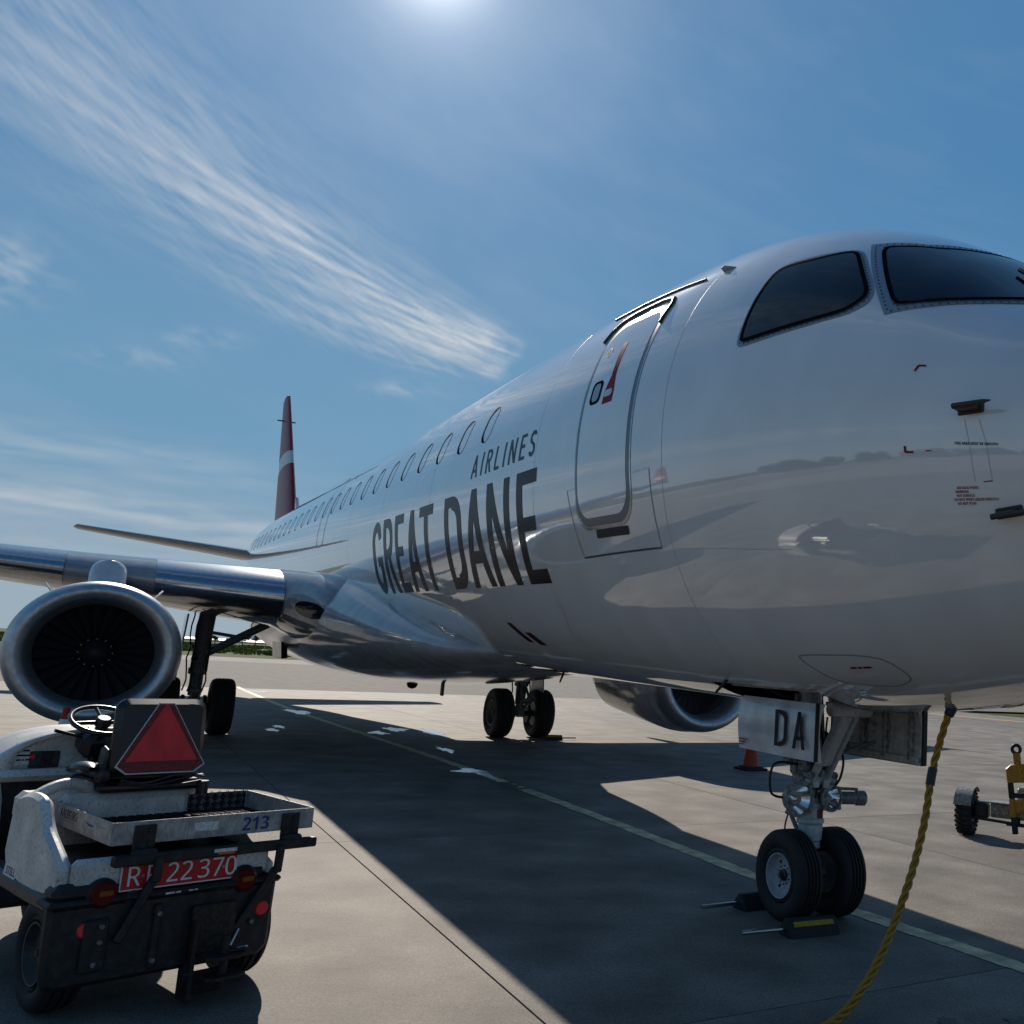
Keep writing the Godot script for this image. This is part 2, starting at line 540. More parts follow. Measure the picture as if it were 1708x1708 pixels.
func sky_at(az: float, el: float) -> Color:           # degrees; air and cirrus by direction
	var e := maxf(el, 0.0)
	var hor := Color(0.40, 0.51, 0.60)
	var low := Color(0.185, 0.395, 0.60)
	var mid := Color(0.088, 0.27, 0.53)
	var top := Color(0.03, 0.11, 0.30)
	var c := hor.lerp(low, smoothstep(0.0, 11.0, e)).lerp(mid, smoothstep(7.0, 30.0, e)).lerp(top, smoothstep(24.0, 80.0, e))
	# angle from the sun
	var da := deg_to_rad(az - SUN_AZ - 3.0)
	var ce := cos(deg_to_rad(e))
	var se := sin(deg_to_rad(e))
	var s0 := deg_to_rad(36.2)
	var ang := rad_to_deg(acos(clampf(se * sin(s0) + ce * cos(s0) * cos(da), -1.0, 1.0)))
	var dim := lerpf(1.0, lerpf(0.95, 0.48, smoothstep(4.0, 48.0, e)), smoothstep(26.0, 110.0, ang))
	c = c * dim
	c += Color(1.0, 0.98, 0.94) * (0.9 * exp(-ang * ang / 5.0) + 0.44 * exp(-ang / 4.8) + 0.16 * exp(-ang / 13.0))
	# the feather of cirrus
	var dx := az + 15.3
	var dy := el - 16.2
	var ca := cos(deg_to_rad(-22.0))
	var sa := sin(deg_to_rad(-22.0))
	var s := -(dx * ca + dy * sa)                       # along the feather, from its head up to the left
	var d := -dx * sa + dy * ca                         # across it, up positive
	d += -0.0045 * (s - 6.0) * (s - 22.0)
	var dens := 0.0
	if s > -3.0:
		var warp := fbm(0, s * 2.2, d * 6.0) * 0.9 + fbm(1, s * 5.0, d * 9.0) * 0.35
		var dd := d + warp
		var w := 0.85 + 0.122 * maxf(s, 0.0)
		var x := dd / w
		var body := exp(-x * x * (1.1 if x < 0 else 0.62))
		var head := smoothstep(-1.4, 1.2, s + fbm(1, s * 9.0, d * 14.0) * 1.1)
		# fibres fan out from the head
		var fan := d / (1.6 + 0.11 * maxf(s, 0.0))
		var f1 := fbm(2, s * 1.0 + fan * 3.0, fan * 52.0 + fbm(0, s * 1.5, fan * 8.0) * 14.0)
		var f2 := fbm(3, s * 2.2 - fan * 9.0, fan * 110.0 + s * 4.0)
		var f3 := fbm(4, s * 6.0 + d * 14.0, d * 80.0 - s * 14.0)
		var fib := clampf(0.60 + f1 * 0.72 + f2 * 0.48 + f3 * 0.40, 0.0, 1.8)
		dens += body * head * fib * lerpf(0.72, 0.40, smoothstep(2.0, 26.0, s))
		var core := exp(-pow((dd - 0.25) / (0.55 + 0.035 * s), 2.0))
		dens += core * head * (0.28 + 0.4 * f2) * smoothstep(26.0, 4.0, s)
		# a loose fringe below the feather
		var fr := exp(-pow((d + 1.9 + 0.05 * s) / 1.1, 2.0)) * smoothstep(0.0, 3.0, s) * smoothstep(18.0, 6.0, s)
		dens += fr * maxf(0.0, 0.1 + f1 * 0.8 + f3 * 0.5) * 0.5
	# small torn wisps
	for q in [[-39.6, 16.4, 2.2, 1.5, 0.5], [-30.3, 15.2, 1.6, 0.5, 0.28], [-33.0, 13.6, 2.2, 0.5, 0.25], [-20.5, 14.2, 1.6, 0.45, 0.3]]:
		var ex: float = (az - q[0]) / q[2]
		var ey: float = (el - q[1] + (az - q[0]) * -0.12) / q[3]
		var r2 := ex * ex + ey * ey
		if r2 < 6.0:
			dens += exp(-r2) * q[4] * clampf(0.45 + fbm(3, az * 7.0, el * 20.0 + az * 5.0) * 1.3 + fbm(4, az * 16.0, el * 26.0) * 0.6, 0.0, 1.5)
	# thin sheets near the horizon, and thin cirrus all round
	var lowb := exp(-pow((el - 6.1 + 0.05 * (az + 33.0)) / 0.9, 2.0)) * 0.55 * smoothstep(-13.0, -30.0, az)
	lowb += exp(-pow((el - 8.6) / 1.1, 2.0)) * 0.30 * smoothstep(-20.0, -34.0, az)
	lowb += exp(-pow((el - 3.4) / 1.6, 2.0)) * 0.25
	dens += lowb * clampf(0.6 + fbm(2, az * 3.0, el * 26.0) * 0.9 + fbm(3, az * 4.0, el * 34.0) * 0.4, 0.0, 1.5)
	var veil := fbm(0, az * 1.3 + 200.0, el * 3.4 + az * 0.8) * 0.6 + fbm(2, az * 1.6, el * 9.0 + az * 2.5) * 0.4
	dens += maxf(0.0, veil) * 0.09 * smoothstep(1.0, 9.0, e)
	dens += 0.06 * smoothstep(26.0, 8.0, ang) * clampf(0.5 + fbm(1, az * 2.0 - el * 2.0, el * 5.0 + az * 3.0), 0.0, 1.2)
	dens = clampf(dens, 0.0, 1.0)
	var cl := Color(0.72, 0.77, 0.82) * (0.9 + 0.5 * exp(-ang / 14.0)) * lerpf(1.0, 0.7, smoothstep(40.0, 120.0, ang))
	c = c.lerp(cl, dens * 0.9)
	c.a = 1.0
	return c

func sky_image() -> Image:
	for k in 5:
		var f := FastNoiseLite.new()
		f.noise_type = FastNoiseLite.TYPE_SIMPLEX_SMOOTH
		f.frequency = 0.05
		f.fractal_octaves = [3, 4, 4, 4, 3][k]
		f.seed = 11 + k
		nz.append(f)
	var W := 4096
	var H := 2048
	var cw := 256
	var ch := 128
	var im := Image.create(cw, ch, false, Image.FORMAT_RGBF)
	for j in ch:
		for i in cw:
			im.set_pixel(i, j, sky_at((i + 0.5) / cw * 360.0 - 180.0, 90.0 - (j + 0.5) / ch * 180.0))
	im.resize(W, H, Image.INTERPOLATE_BILINEAR)
	# the part of the sky with fine cirrus, at full resolution
	var x0 := int((180.0 - 62.0) / 360.0 * W)
	var x1 := int((180.0 + 36.0) / 360.0 * W)
	var y0 := int((90.0 - 54.0) / 180.0 * H)
	var y1 := int(90.5 / 180.0 * H)
	for j in range(y0, y1):
		for i in range(x0, x1):
			var az := (i + 0.5) / W * 360.0 - 180.0
			var el := 90.0 - (j + 0.5) / H * 180.0
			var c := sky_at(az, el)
			var edge := smoothstep(0.0, 30.0, float(mini(i - x0, x1 - 1 - i))) * smoothstep(0.0, 30.0, float(j - y0))
			if edge < 1.0:
				c = im.get_pixel(i, j).lerp(c, edge)
			im.set_pixel(i, j, c)
	# azimuth 0 belongs at the left edge of a panorama
	var out := Image.create(W, H, false, Image.FORMAT_RGBF)
	out.blit_rect(im, Rect2i(W / 2, 0, W / 2, H), Vector2i(0, 0))
	out.blit_rect(im, Rect2i(0, 0, W / 2, H), Vector2i(W / 2, 0))
	return out

# ---------------------------------------------------------------- ground
func ground() -> void:
	var slabs_xf := Transform3D(Basis(Vector3.UP, 0.574 - PI / 2), Vector3.ZERO)
	var flat := func(x0: float, x1: float, z0: float, z1: float, y: float) -> MB:
		var b := MB.new()
		b.quad(Vector3(x0, y, z0), Vector3(x1, y, z0), Vector3(x1, y, z1), Vector3(x0, y, z1), Vector3.UP)
		return b
	var gr := MB.new()
	gr.quad(Vector3(-2500, -0.12, -2500), Vector3(2500, -0.12, -2500), Vector3(2500, -0.12, 2500), Vector3(-2500, -0.12, 2500), Vector3.UP)
	struct(obj("ground", gr, M.grass), "flat green grassland out to the horizon", "ground")
	var x_end := -9.15 - 4.96 * 6
	var tw := thing("taxiway", "grey asphalt taxiway strip between the concrete apron and the grass", "taxiway", slabs_xf)
	obj("asphalt_surface", flat.call(-88.0, x_end, -62.0, 260.0, -0.02), M.asphalt, tw)
	obj("pale_strip", flat.call(-109.0, -88.0, -62.0, 260.0, -0.02), M.runway, tw)
	struct(tw)
	var ap := thing("apron", "sunlit pale concrete apron of large square slabs with dark joints", "apron", slabs_xf)
	struct(ap)
	var far := MB.new()                                   # concrete beyond the single slabs, up to the grass edge on the right
	far.quad(Vector3(-34.5, -0.05, -35.0), Vector3(260, -0.05, -60.0), Vector3(260, -0.05, 260), Vector3(-34.5, -0.05, 260), Vector3.UP)
	far.quad(Vector3(x_end, -0.052, -33.5), Vector3(-34.5, -0.052, -35.0), Vector3(-34.5, -0.052, 260), Vector3(x_end, -0.052, 260), Vector3.UP)
	obj("far_concrete", far, M.slabfar, ap)
	obj("joint_sealant", flat.call(x_end, -9.15 + 4.96 * 4, -1.95 - 5.1 * 6.4, -1.95 + 5.1 * 4, -0.014), M.joint, ap)
	var gap := 0.011
	var mk := func(sx: float, sz: float) -> ArrayMesh:
		var b := MB.new()
		var hx := sx * 0.5 - gap * 0.5
		var hz := sz * 0.5 - gap * 0.5
		var c := 0.0
		b.quad(Vector3(-hx + c, 0, -hz + c), Vector3(hx - c, 0, -hz + c), Vector3(hx - c, 0, hz - c), Vector3(-hx + c, 0, hz - c), Vector3.UP)
		for s in [-1.0, 1.0]:
			b.quad(Vector3(s * hx, 0, -hz), Vector3(s * hx, 0, hz), Vector3(s * hx, -0.02, hz), Vector3(s * hx, -0.02, -hz), Vector3(s, 0, 0))
			b.quad(Vector3(-hx, 0, s * hz), Vector3(hx, 0, s * hz), Vector3(hx, -0.02, s * hz), Vector3(-hx, -0.02, s * hz), Vector3(0, 0, s))
		return b.mesh()
	var full: ArrayMesh = mk.call(4.96, 5.1)
	rng.seed = 5
	for i in range(-4, 6):
		for j in range(-4, 7):
			var o := obj("concrete_slab", full, M.slab[rng.randi() % 4], ap)
			o.position = Vector3(-9.15 - 4.96 * (i + 0.5), rng.randf_range(-0.0008, 0.0008), -1.95 - 5.1 * (j + 0.5))
	# worn yellow lead-in line, in the aircraft's axes
	var L := MB.new()
	var pts := [[7.0, -0.7], [3.5, -0.62], [1.13, -0.5], [0.13, -0.42], [-1.25, -0.36], [-4.2, -0.36], [-9.0, -0.28], [-11.5, -0.18], [-15.6, 0.02], [-22.8, 0.3], [-30.8, 0.36], [-34.5, 0.36]]
	var px := Curve1.new(range(pts.size()), pts.map(func(p): return p[0]))
	var pz := Curve1.new(range(pts.size()), pts.map(func(p): return p[1]))
	rng.seed = 8
	var N := 420
	var last := []
	for k in N + 1:
		var u := float(k) / N * (pts.size() - 1)
		var c := Vector3(px.at(u), 0.004, pz.at(u))
		var a := c + Vector3(0, 0, 0.085 + rng.randf_range(-0.012, 0.006))
		var b := c - Vector3(0, 0, 0.085 + rng.randf_range(-0.012, 0.006))
		if k > 0 and c.x < 1.75 and not (c.x < -6.6 and c.x > -7.3 and k % 2 == 0):
			L.quad(last[0], last[1], b, a, Vector3.UP)
		last = [a, b]
	var line := obj("lead_in_line", L, M.line)
	line.transform = plane.transform
	struct(line, "worn yellow lead in line running under the aircraft's nose wheel", "painted line")
	# puddles and pale stains beside the line
	var blob := func(x: float, z: float, rx: float, rz: float, sd: int) -> MB:
		var b := MB.new()
		var f := FastNoiseLite.new()
		f.seed = sd
		f.frequency = 0.9
		var c := b.vert(Vector3(x, 0.0045, z), Vector3.UP)
		for k in 40:
			var a := TAU * k / 40
			var r := 1.0 + f.get_noise_2d(cos(a) * 1.1, sin(a) * 1.1) * 0.9 + rng.randf_range(-0.07, 0.07)
			b.vert(Vector3(x + cos(a) * rx * r, 0.0045, z + sin(a) * rz * r), Vector3.UP)
		for k in 40:
			b.link(c, c + 1 + k, c + 1 + (k + 1) % 40)
		return b
	var spots := [[-31.2, 0.0, 0.9, 0.35], [-20.8, 0.22, 0.9, 0.22], [-15.8, -0.9, 0.45, 0.22], [-15.3, -1.5, 0.9, 0.2], [-14.9, -0.35, 0.35, 0.15], [-15.3, 1.5, 0.3, 0.1], [-16.1, 1.3, 0.35, 0.1], [-11.4, -0.74, 0.45, 0.09], [-8.5, -0.24, 0.25, 0.2], [-8.0, -0.33, 0.45, 0.07]]
	for k in spots.size():
		var q = spots[k]
		var o := obj("spilled_foam", blob.call(q[0], q[1], q[2], q[3], 40 + k), M.wet)
		o.transform = plane.transform
		struct(o)
	for q in [[1.9, 0.55, 0.05, 0.05], [2.25, 0.95, 0.03, 0.03], [0.2, -2.6, 0.06, 0.05], [2.1, 0.2, 0.1, 0.08], [-6.8, -0.25, 0.4, 0.09]]:
		var o := obj("oil_spot", blob.call(q[0], q[1], q[2], q[3], 60 + int(q[0] * 9)), M.stain)
		o.transform = plane.transform
		struct(o)
	# oil and dirt soaked into the slabs: soft dark patches and tyre tracks
	var soak := func(sd: int, stretch: float) -> StandardMaterial3D:
		var im := Image.create(256, 256, false, Image.FORMAT_RGBA8)
		var f := FastNoiseLite.new()
		f.seed = sd
		f.frequency = 0.09
		f.fractal_octaves = 6
		for y in 256:
			for x in 256:
				var u := (x - 128.0) / 128.0
				var v := (y - 128.0) / 128.0
				var edge := clampf(1.0 - u * u, 0, 1) * clampf(1.0 - v * v, 0, 1)
				var k := clampf(f.get_noise_2d(x, y * stretch) * 1.6 + 0.35, 0.0, 1.0) * smoothstep(0.0, 0.55, edge)
				im.set_pixel(x, y, Color(0.09, 0.085, 0.08, k * 0.3))
		var m := StandardMaterial3D.new()
		m.albedo_texture = ImageTexture.create_from_image(im)
		m.transparency = BaseMaterial3D.TRANSPARENCY_ALPHA
		m.roughness = 0.8
		return m
	var soaks := [soak.call(3, 1.0), soak.call(4, 1.6), soak.call(5, 0.5), soak.call(6, 1.3)]
	var q4 := func(x0: float, z0: float, x1: float, z1: float, y: float) -> MB:
		var b := MB.new()
		var k := [b.vert(Vector3(x0, y, z0), Vector3.UP, Vector2(0, 0)), b.vert(Vector3(x1, y, z0), Vector3.UP, Vector2(1, 0)), b.vert(Vector3(x1, y, z1), Vector3.UP, Vector2(1, 1)), b.vert(Vector3(x0, y, z1), Vector3.UP, Vector2(0, 1))]
		b.link(k[0], k[1], k[2])
		b.link(k[0], k[2], k[3])
		return b
	var patches := [[-4.6, 2.6, -3.4, 3.3, 3]]
	for k in patches.size():
		var q = patches[k]
		var o := obj("oil_stain", q4.call(q[0], q[1], q[2], q[3], 0.0022 + 0.0001 * k), soaks[q[4]])
		o.transform = plane.transform
		struct(o)
	# the edge of the apron far on the right: yellow edge line and red marks
	var ed := MB.new()
	ed.quad(Vector3(-34.2, 0.004, -33.3), Vector3(20, 0.004, -37.6), Vector3(20, 0.004, -37.3), Vector3(-34.2, 0.004, -33.0), Vector3.UP)
	var eo := obj("edge_line", ed, M.lineyellow)
	eo.transform = slabs_xf
	struct(eo, "thin yellow edge line along the grass far right", "painted line")
	for k in 5:
		var rm := MB.new()
		rm.quad(Vector3(-31.5 + k * 2.2, 0.004, -31.9 - k * 0.2), Vector3(-30.3 + k * 2.2, 0.004, -32.0 - k * 0.2), Vector3(-30.3 + k * 2.2, 0.004, -31.8 - k * 0.2), Vector3(-31.5 + k * 2.2, 0.004, -31.7 - k * 0.2), Vector3.UP)
		var ro := obj("red_mark", rm, M.linered)
		ro.transform = slabs_xf
		struct(ro)
	background(slabs_xf)

func clump(b: MB, c: Vector3, r: Vector3, count: int, leaf: float) -> void:
	for k in count:
		var d := Vector3(rng.randfn(), rng.randfn(), rng.randfn()).normalized() * pow(rng.randf(), 0.45)
		var p := c + d * r
		var q := Basis(Vector3(rng.randfn(), rng.randfn(), rng.randfn()).normalized(), rng.randf() * TAU)
		var s := leaf * rng.randf_range(0.6, 1.3)
		b.quad(p + q * Vector3(-s, 0, 0), p + q * Vector3(0, 0, -s * 0.5), p + q * Vector3(s, 0, 0), p + q * Vector3(0, 0, s * 0.5), q * Vector3.UP)

func background(sx: Transform3D) -> void:
	# rough grass on the field, low uneven tufts nobody could count
	rng.seed = 77
	var t := MB.new()
	clump(t, Vector3(0, 0.16, 0), Vector3(1.9, 0.2, 1.9), 70, 0.26)
	var mm := MultiMesh.new()
	mm.transform_format = MultiMesh.TRANSFORM_3D
	mm.mesh = t.mesh()
	mm.instance_count = 1500
	for k in 1500:
		var z := rng.randf_range(126.0, 340.0)
		var x := lerpf(-0.75, 0.35, rng.randf()) * z
		mm.set_instance_transform(k, Transform3D(Basis(Vector3.UP, rng.randf() * TAU) * rng.randf_range(0.5, 1.4), Vector3(x, -0.1, -z)))
	var mi := MultiMeshInstance3D.new()
	mi.name = "field_grass"
	mi.multimesh = mm
	mi.material_override = M.grassdark
	add_child(mi)
	tag(mi, "rough green grass tufts across the far field", "grass")
	mi.set_meta("kind", "stuff")
	# trees on the horizon, each its own
	var rows := [[-0.486, 400.0, 4.6], [-0.499, 405.0, 4.2], [-0.527, 430.0, 3.6], [-0.540, 440.0, 3.9], [-0.512, 520.0, 2.6]]
	var seen_label := ["dark round tree on the horizon nearest the fuselage", "second dark round tree from the fuselage on the horizon", "low tree on the horizon right beside the main gear's strut", "taller tree on the horizon just behind the main gear's strut", "smallest tree on the horizon behind the gear brace"]
	for k in rows.size():
		var q = rows[k]
		var h: float = q[2]
		var o := thing("tree", seen_label[k], "tree", Transform3D(Basis(), Vector3(q[0] * q[1], -0.12, -q[1])), "trees on the horizon")
		var tr := MB.new()
		tr.rod(Vector3.ZERO, Vector3(0.1, h * 0.55, 0), h * 0.05, h * 0.02, 8)
		tr.rod(Vector3(0.05, h * 0.3, 0), Vector3(h * 0.25, h * 0.65, 0), h * 0.025, h * 0.01, 6)
		tr.rod(Vector3(0.05, h * 0.35, 0), Vector3(-h * 0.25, h * 0.7, h * 0.1), h * 0.025, h * 0.01, 6)
		obj("trunk", tr, M.bark, o)
		var cr := MB.new()
		for i in 9:
			clump(cr, Vector3(rng.randf_range(-0.4, 0.4) * h, h * rng.randf_range(0.45, 0.85), rng.randf_range(-0.4, 0.4) * h), Vector3(0.27, 0.17, 0.27) * h, 110, 0.24)
		obj("crown", cr, M.leaf, o)
	# pale long hangars far behind the field
	var specs := [[-300.0, 640.0, 150.0, 2.2, "long low white hangar on the horizon left of the fuselage"], [-400.0, 760.0, 150.0, 2.6, "white hangar on the horizon behind the landing gear"], [160.0, 620.0, 140.0, 3.0, "pale hall on the horizon under the nose"]]
	for q in specs:
		var o := thing("hangar", q[4], "hangar", Transform3D(Basis(), Vector3(q[0], -0.12, -q[1])), "hangars on the horizon")
		var b := MB.new()
		b.box(Vector3(0, q[3] * 0.25, 0), Vector3(q[2], q[3] * 0.5, 40))
		obj("wall", b, M.hall, o)
		var r := MB.new()
		r.prism(PackedVector2Array([Vector2(-21, q[3] * 0.5), Vector2(21, q[3] * 0.5), Vector2(0, q[3] * 0.5 + 1.3)]), Transform3D(Basis(Vector3.FORWARD, Vector3.UP, Vector3.RIGHT), Vector3(-q[2] * 0.5 - 0.5, 0.003, 0)), q[2] + 1.0)
		obj("roof", r, M.hallroof, o)
	# belts of trees all round the field, seen mirrored in the paint
	var tb := MB.new()
	for i in 6:
		clump(tb, Vector3(rng.randf_range(-4, 4), rng.randf_range(2, 5), rng.randf_range(-2, 2)), Vector3(2.6, 2.2, 2.2), 60, 0.7)
	var m2 := MultiMesh.new()
	m2.transform_format = MultiMesh.TRANSFORM_3D
	m2.mesh = tb.mesh()
	m2.instance_count = 260
	for k in 260:
		var a := rng.randf_range(-0.2, PI + 0.2)
		var r := rng.randf_range(150.0, 190.0)
		m2.set_instance_transform(k, Transform3D(Basis(Vector3.UP, rng.randf() * TAU) * rng.randf_range(0.7, 1.5), Vector3(cos(a) * r, -0.3, sin(a) * r)))
	var mj := MultiMeshInstance3D.new()
	mj.name = "treeline"
	mj.multimesh = m2
	mj.material_override = M.leaf
	add_child(mj)
	tag(mj, "dark belt of trees mirrored in the white paint", "trees")
	mj.set_meta("kind", "stuff")

# ---------------------------------------------------------------- aircraft: x forward from the nose wheel, y up, z to starboard
const NOSE_X := 3.95
const REF_Y := 3.2
const TILT := 0.0192
var cw: Curve1
var ct: Curve1
var cb: Curve1
var cc: Curve1

func shape_fuselage() -> void:
	var s := [0, .03, .12, .3, .6, 1, 1.5, 2, 2.5, 3, 3.5, 4, 4.5, 5, 6, 26.5, 28, 30, 32, 34, 36, 38, 38.6]
	cw = Curve1.new(s, [0.0, .16, .33, .53, .74, .94, 1.12, 1.25, 1.34, 1.405, 1.45, 1.48, 1.497, 1.505, 1.505, 1.505, 1.49, 1.38, 1.2, .95, .62, .3, .12])
	ct = Curve1.new(s, [-.55, -.38, -.24, -.08, .10, .29, .53, .875, 1.19, 1.415, 1.56, 1.635, 1.67, 1.69, 1.70, 1.70, 1.70, 1.69, 1.65, 1.58, 1.46, 1.25, 1.12])
	cb = Curve1.new(s, [-.55, -.72, -.88, -1.05, -1.21, -1.37, -1.51, -1.61, -1.69, -1.74, -1.77, -1.78, -1.79, -1.79, -1.79, -1.79, -1.66, -1.25, -.72, -.2, .3, .78, .95])
	var c := []
	var cs := []
	for i in 78:
		var q := i * 0.5
		cs.append(q)
		if q < 5.0:
			c.append(-0.55 * pow(1.0 - q / 5.0, 2.2))
		elif q > 26.0:
			var t := clampf((q - 26.0) / 6.0, 0.0, 1.0)
			c.append((ct.at(q) + cb.at(q)) * 0.5 * t * t * (3 - 2 * t))
		else:
			c.append(0.0)
	cc = Curve1.new(cs, c)

func sp0(x: float, phi: float) -> Vector3:            # the skin at a station and a polar angle (0 = starboard, 90 deg = crown)
	var s := clampf(NOSE_X - x, 0.0, 38.6)
	var w := maxf(cw.at(s), 1e-4)
	var c := -0.55 * pow(1.0 - s / 5.0, 2.2) if s < 5.0 else cc.at(s)
	var sn := sin(phi)
	var cn := cos(phi)
	var hgt := maxf(ct.at(s) - c if sn > 0 else c - cb.at(s), 1e-4)
	var e := 2.08 if sn > 0 else 2.1
	var r := pow(pow(absf(cn) / w, e) + pow(absf(sn) / hgt, e), -1.0 / e)
	return Vector3(x, REF_Y + c - x * TILT + r * sn, r * cn)

func spn(x: float, phi: float) -> Vector3:
	var du := sp0(x + 0.01, phi) - sp0(x - 0.01, phi)
	var dv := sp0(x, phi + 0.006) - sp0(x, phi - 0.006)
	var n := dv.cross(du).normalized()
	if n.dot(Vector3(0.0, sin(phi), cos(phi))) < 0 and x < 3.5:
		n = -n
	return n

const RT := 1.52                                       # decal coordinates: (station x, 1.52 * polar angle)
func skin(p: Vector2, off := 0.0) -> Array:
	var n := spn(p.x, p.y / RT)
	return [sp0(p.x, p.y / RT) + n * off, n]

func decal(b: MB, polys: Array, off: float, cell := Vector2(0.16, 0.05)) -> void:
	var cache := {}
	var done := []
	for poly in polys:
		var r := Rect2(poly[0], Vector2.ZERO)
		for p in poly:
			r = r.expand(p)
		for i in range(int(floor(r.position.x / cell.x)), int(floor(r.end.x / cell.x)) + 1):
			for j in range(int(floor(r.position.y / cell.y)), int(floor(r.end.y / cell.y)) + 1):
				var x0 := i * cell.x
				var y0 := j * cell.y
				var q := PackedVector2Array([Vector2(x0, y0), Vector2(x0 + cell.x, y0), Vector2(x0 + cell.x, y0 + cell.y), Vector2(x0, y0 + cell.y)])
				var parts: Array = Geometry2D.intersect_polygons(poly, q)
				for d in done:
					var nx := []
					for pp in parts:
						nx.append_array(Geometry2D.clip_polygons(pp, d))
					parts = nx
				for pp in parts:
					var tr := Geometry2D.triangulate_polygon(pp)
					for k in range(0, tr.size(), 3):
						var id := []
						for m in 3:
							var v: Vector2 = pp[tr[k + m]]
							var key := v.snappedf(0.0005)
							if not cache.has(key):
								var s := skin(v, off)
								cache[key] = b.vert(s[0], s[1])
							id.append(cache[key])
						b.link(id[0], id[1], id[2])
		done.append(poly)

func seam(b: MB, pts: Array, w := 0.007, off := 0.0015, closed := false) -> void:   # thin line along the skin
	var p := PackedVector2Array()
	var n := pts.size()
	for i in (n if closed else n - 1):
		var a: Vector2 = pts[i]
		var c: Vector2 = pts[(i + 1) % n]
		var k := maxi(1, int(a.distance_to(c) / 0.08))
		for j in k:
			p.append(a.lerp(c, float(j) / k))
	if not closed:
		p.append(pts[n - 1])
	var f := b.v.size()
	var m := p.size()
	for i in m:
		var t := (p[(i + 1) % m if closed else mini(i + 1, m - 1)] - p[(i - 1 + m) % m if closed else maxi(i - 1, 0)]).normalized()
		var o := Vector2(-t.y, t.x) * w * 0.5
		for s in [-1.0, 1.0]:
			var k := skin(p[i] + o * s, off)
			b.vert(k[0], k[1])
	for i in (m if closed else m - 1):
		var a := f + i * 2
		var c := f + ((i + 1) % m) * 2
		b.link(a, a + 1, c + 1)
		b.link(a, c + 1, c)

func ring(b: MB, outer: PackedVector2Array, inner: PackedVector2Array, off: float) -> void:
	var o2 := PackedVector2Array()
	var i2 := PackedVector2Array()
	for i in outer.size():
		var j := (i + 1) % outer.size()
		var k := maxi(1, int(outer[i].distance_to(outer[j]) / 0.05))
		for m in k:
			o2.append(outer[i].lerp(outer[j], float(m) / k))
			i2.append(inner[i].lerp(inner[j], float(m) / k))
	outer = o2
	inner = i2
	var f := b.v.size()
	var n := outer.size()
	for i in n:
		for q in [outer[i], inner[i]]:
			var k := skin(q, off)
			b.vert(k[0], k[1])
	for i in n:
		var a := f + i * 2
		var c := f + ((i + 1) % n) * 2
		b.link(a, a + 1, c + 1)
		b.link(a, c + 1, c)

func rrect(x0: float, y0: float, x1: float, y1: float, r: float, k := 6) -> PackedVector2Array:
	var p := PackedVector2Array()
	for q in [[x1 - r, y1 - r, 0.0], [x0 + r, y1 - r, 90.0], [x0 + r, y0 + r, 180.0], [x1 - r, y0 + r, 270.0]]:
		for i in k + 1:
			var a := deg_to_rad(q[2] + 90.0 * i / k)
			p.append(Vector2(q[0] + cos(a) * r, q[1] + sin(a) * r))
	return p

func chaikin(p: PackedVector2Array, times := 2, ratio := 0.2) -> PackedVector2Array:
	for t in times:
		var o := PackedVector2Array()
		for i in p.size():
			var a := p[i]
			var b := p[(i + 1) % p.size()]
			o.append(a.lerp(b, ratio))
			o.append(a.lerp(b, 1.0 - ratio))
		p = o
	return p

func polar(list: Array) -> PackedVector2Array:         # (x, polar angle in degrees) -> decal coordinates
	var p := PackedVector2Array()
	for q in list:
		p.append(Vector2(q[0], deg_to_rad(q[1]) * RT))
	return p

func text_mesh(s: String, h: float, bold := false) -> TextMesh:
	var f := SystemFont.new()
	f.font_names = PackedStringArray(["Droid Sans"])
	f.font_weight = 700 if bold else 400
	var t := TextMesh.new()
	t.font = f
	t.text = s
	t.font_size = 64
	t.pixel_size = h / (0.714 * 64)
	t.depth = 0.0
	t.curve_step = 1.0
	return t

func skin_text(b: MB, s: String, h: float, at: Vector2, squeeze := 1.0, bold := false) -> void:
	var a := text_mesh(s, h, bold).get_mesh_arrays()
	var vs: PackedVector3Array = a[Mesh.ARRAY_VERTEX]
	var ixs: PackedInt32Array = a[Mesh.ARRAY_INDEX] if a[Mesh.ARRAY_INDEX] != null else PackedInt32Array(range(vs.size()))
	var f := b.v.size()
	for v in vs:
		var k := skin(at + Vector2(v.x * squeeze, v.y), 0.003)
		b.vert(k[0], k[1])
	for i in range(0, ixs.size(), 3):
		b.link(f + ixs[i], f + ixs[i + 1], f + ixs[i + 2])

func skin_bars(b: MB, at: Vector2, h: float, words: Array) -> void:      # lines of print too small to read
	var x := at.x
	for w in words:
		var p := PackedVector2Array([Vector2(x, at.y), Vector2(x + w, at.y), Vector2(x + w, at.y + h), Vector2(x, at.y + h)])
		decal(b, [p], 0.003, Vector2(0.3, 0.1))
		x += w + h * 0.7

func bars(b: MB, xf: Transform3D, h: float, words: Array) -> void:
	var x := 0.0
	for w in words:
		b.quad(xf * Vector3(x, 0, 0), xf * Vector3(x + w, 0, 0), xf * Vector3(x + w, h, 0), xf * Vector3(x, h, 0), xf.basis.z.normalized())
		x += w + h * 0.7

func lettering(parent: Node, s: String, h: float, m: Material, xf: Transform3D, squeeze := 1.0, bold := false) -> MeshInstance3D:
	var o := obj("lettering", text_mesh(s, h, bold), m, parent)
	o.transform = xf * Transform3D(Basis.from_scale(Vector3(squeeze, 1, 1)), Vector3.ZERO)
	return o

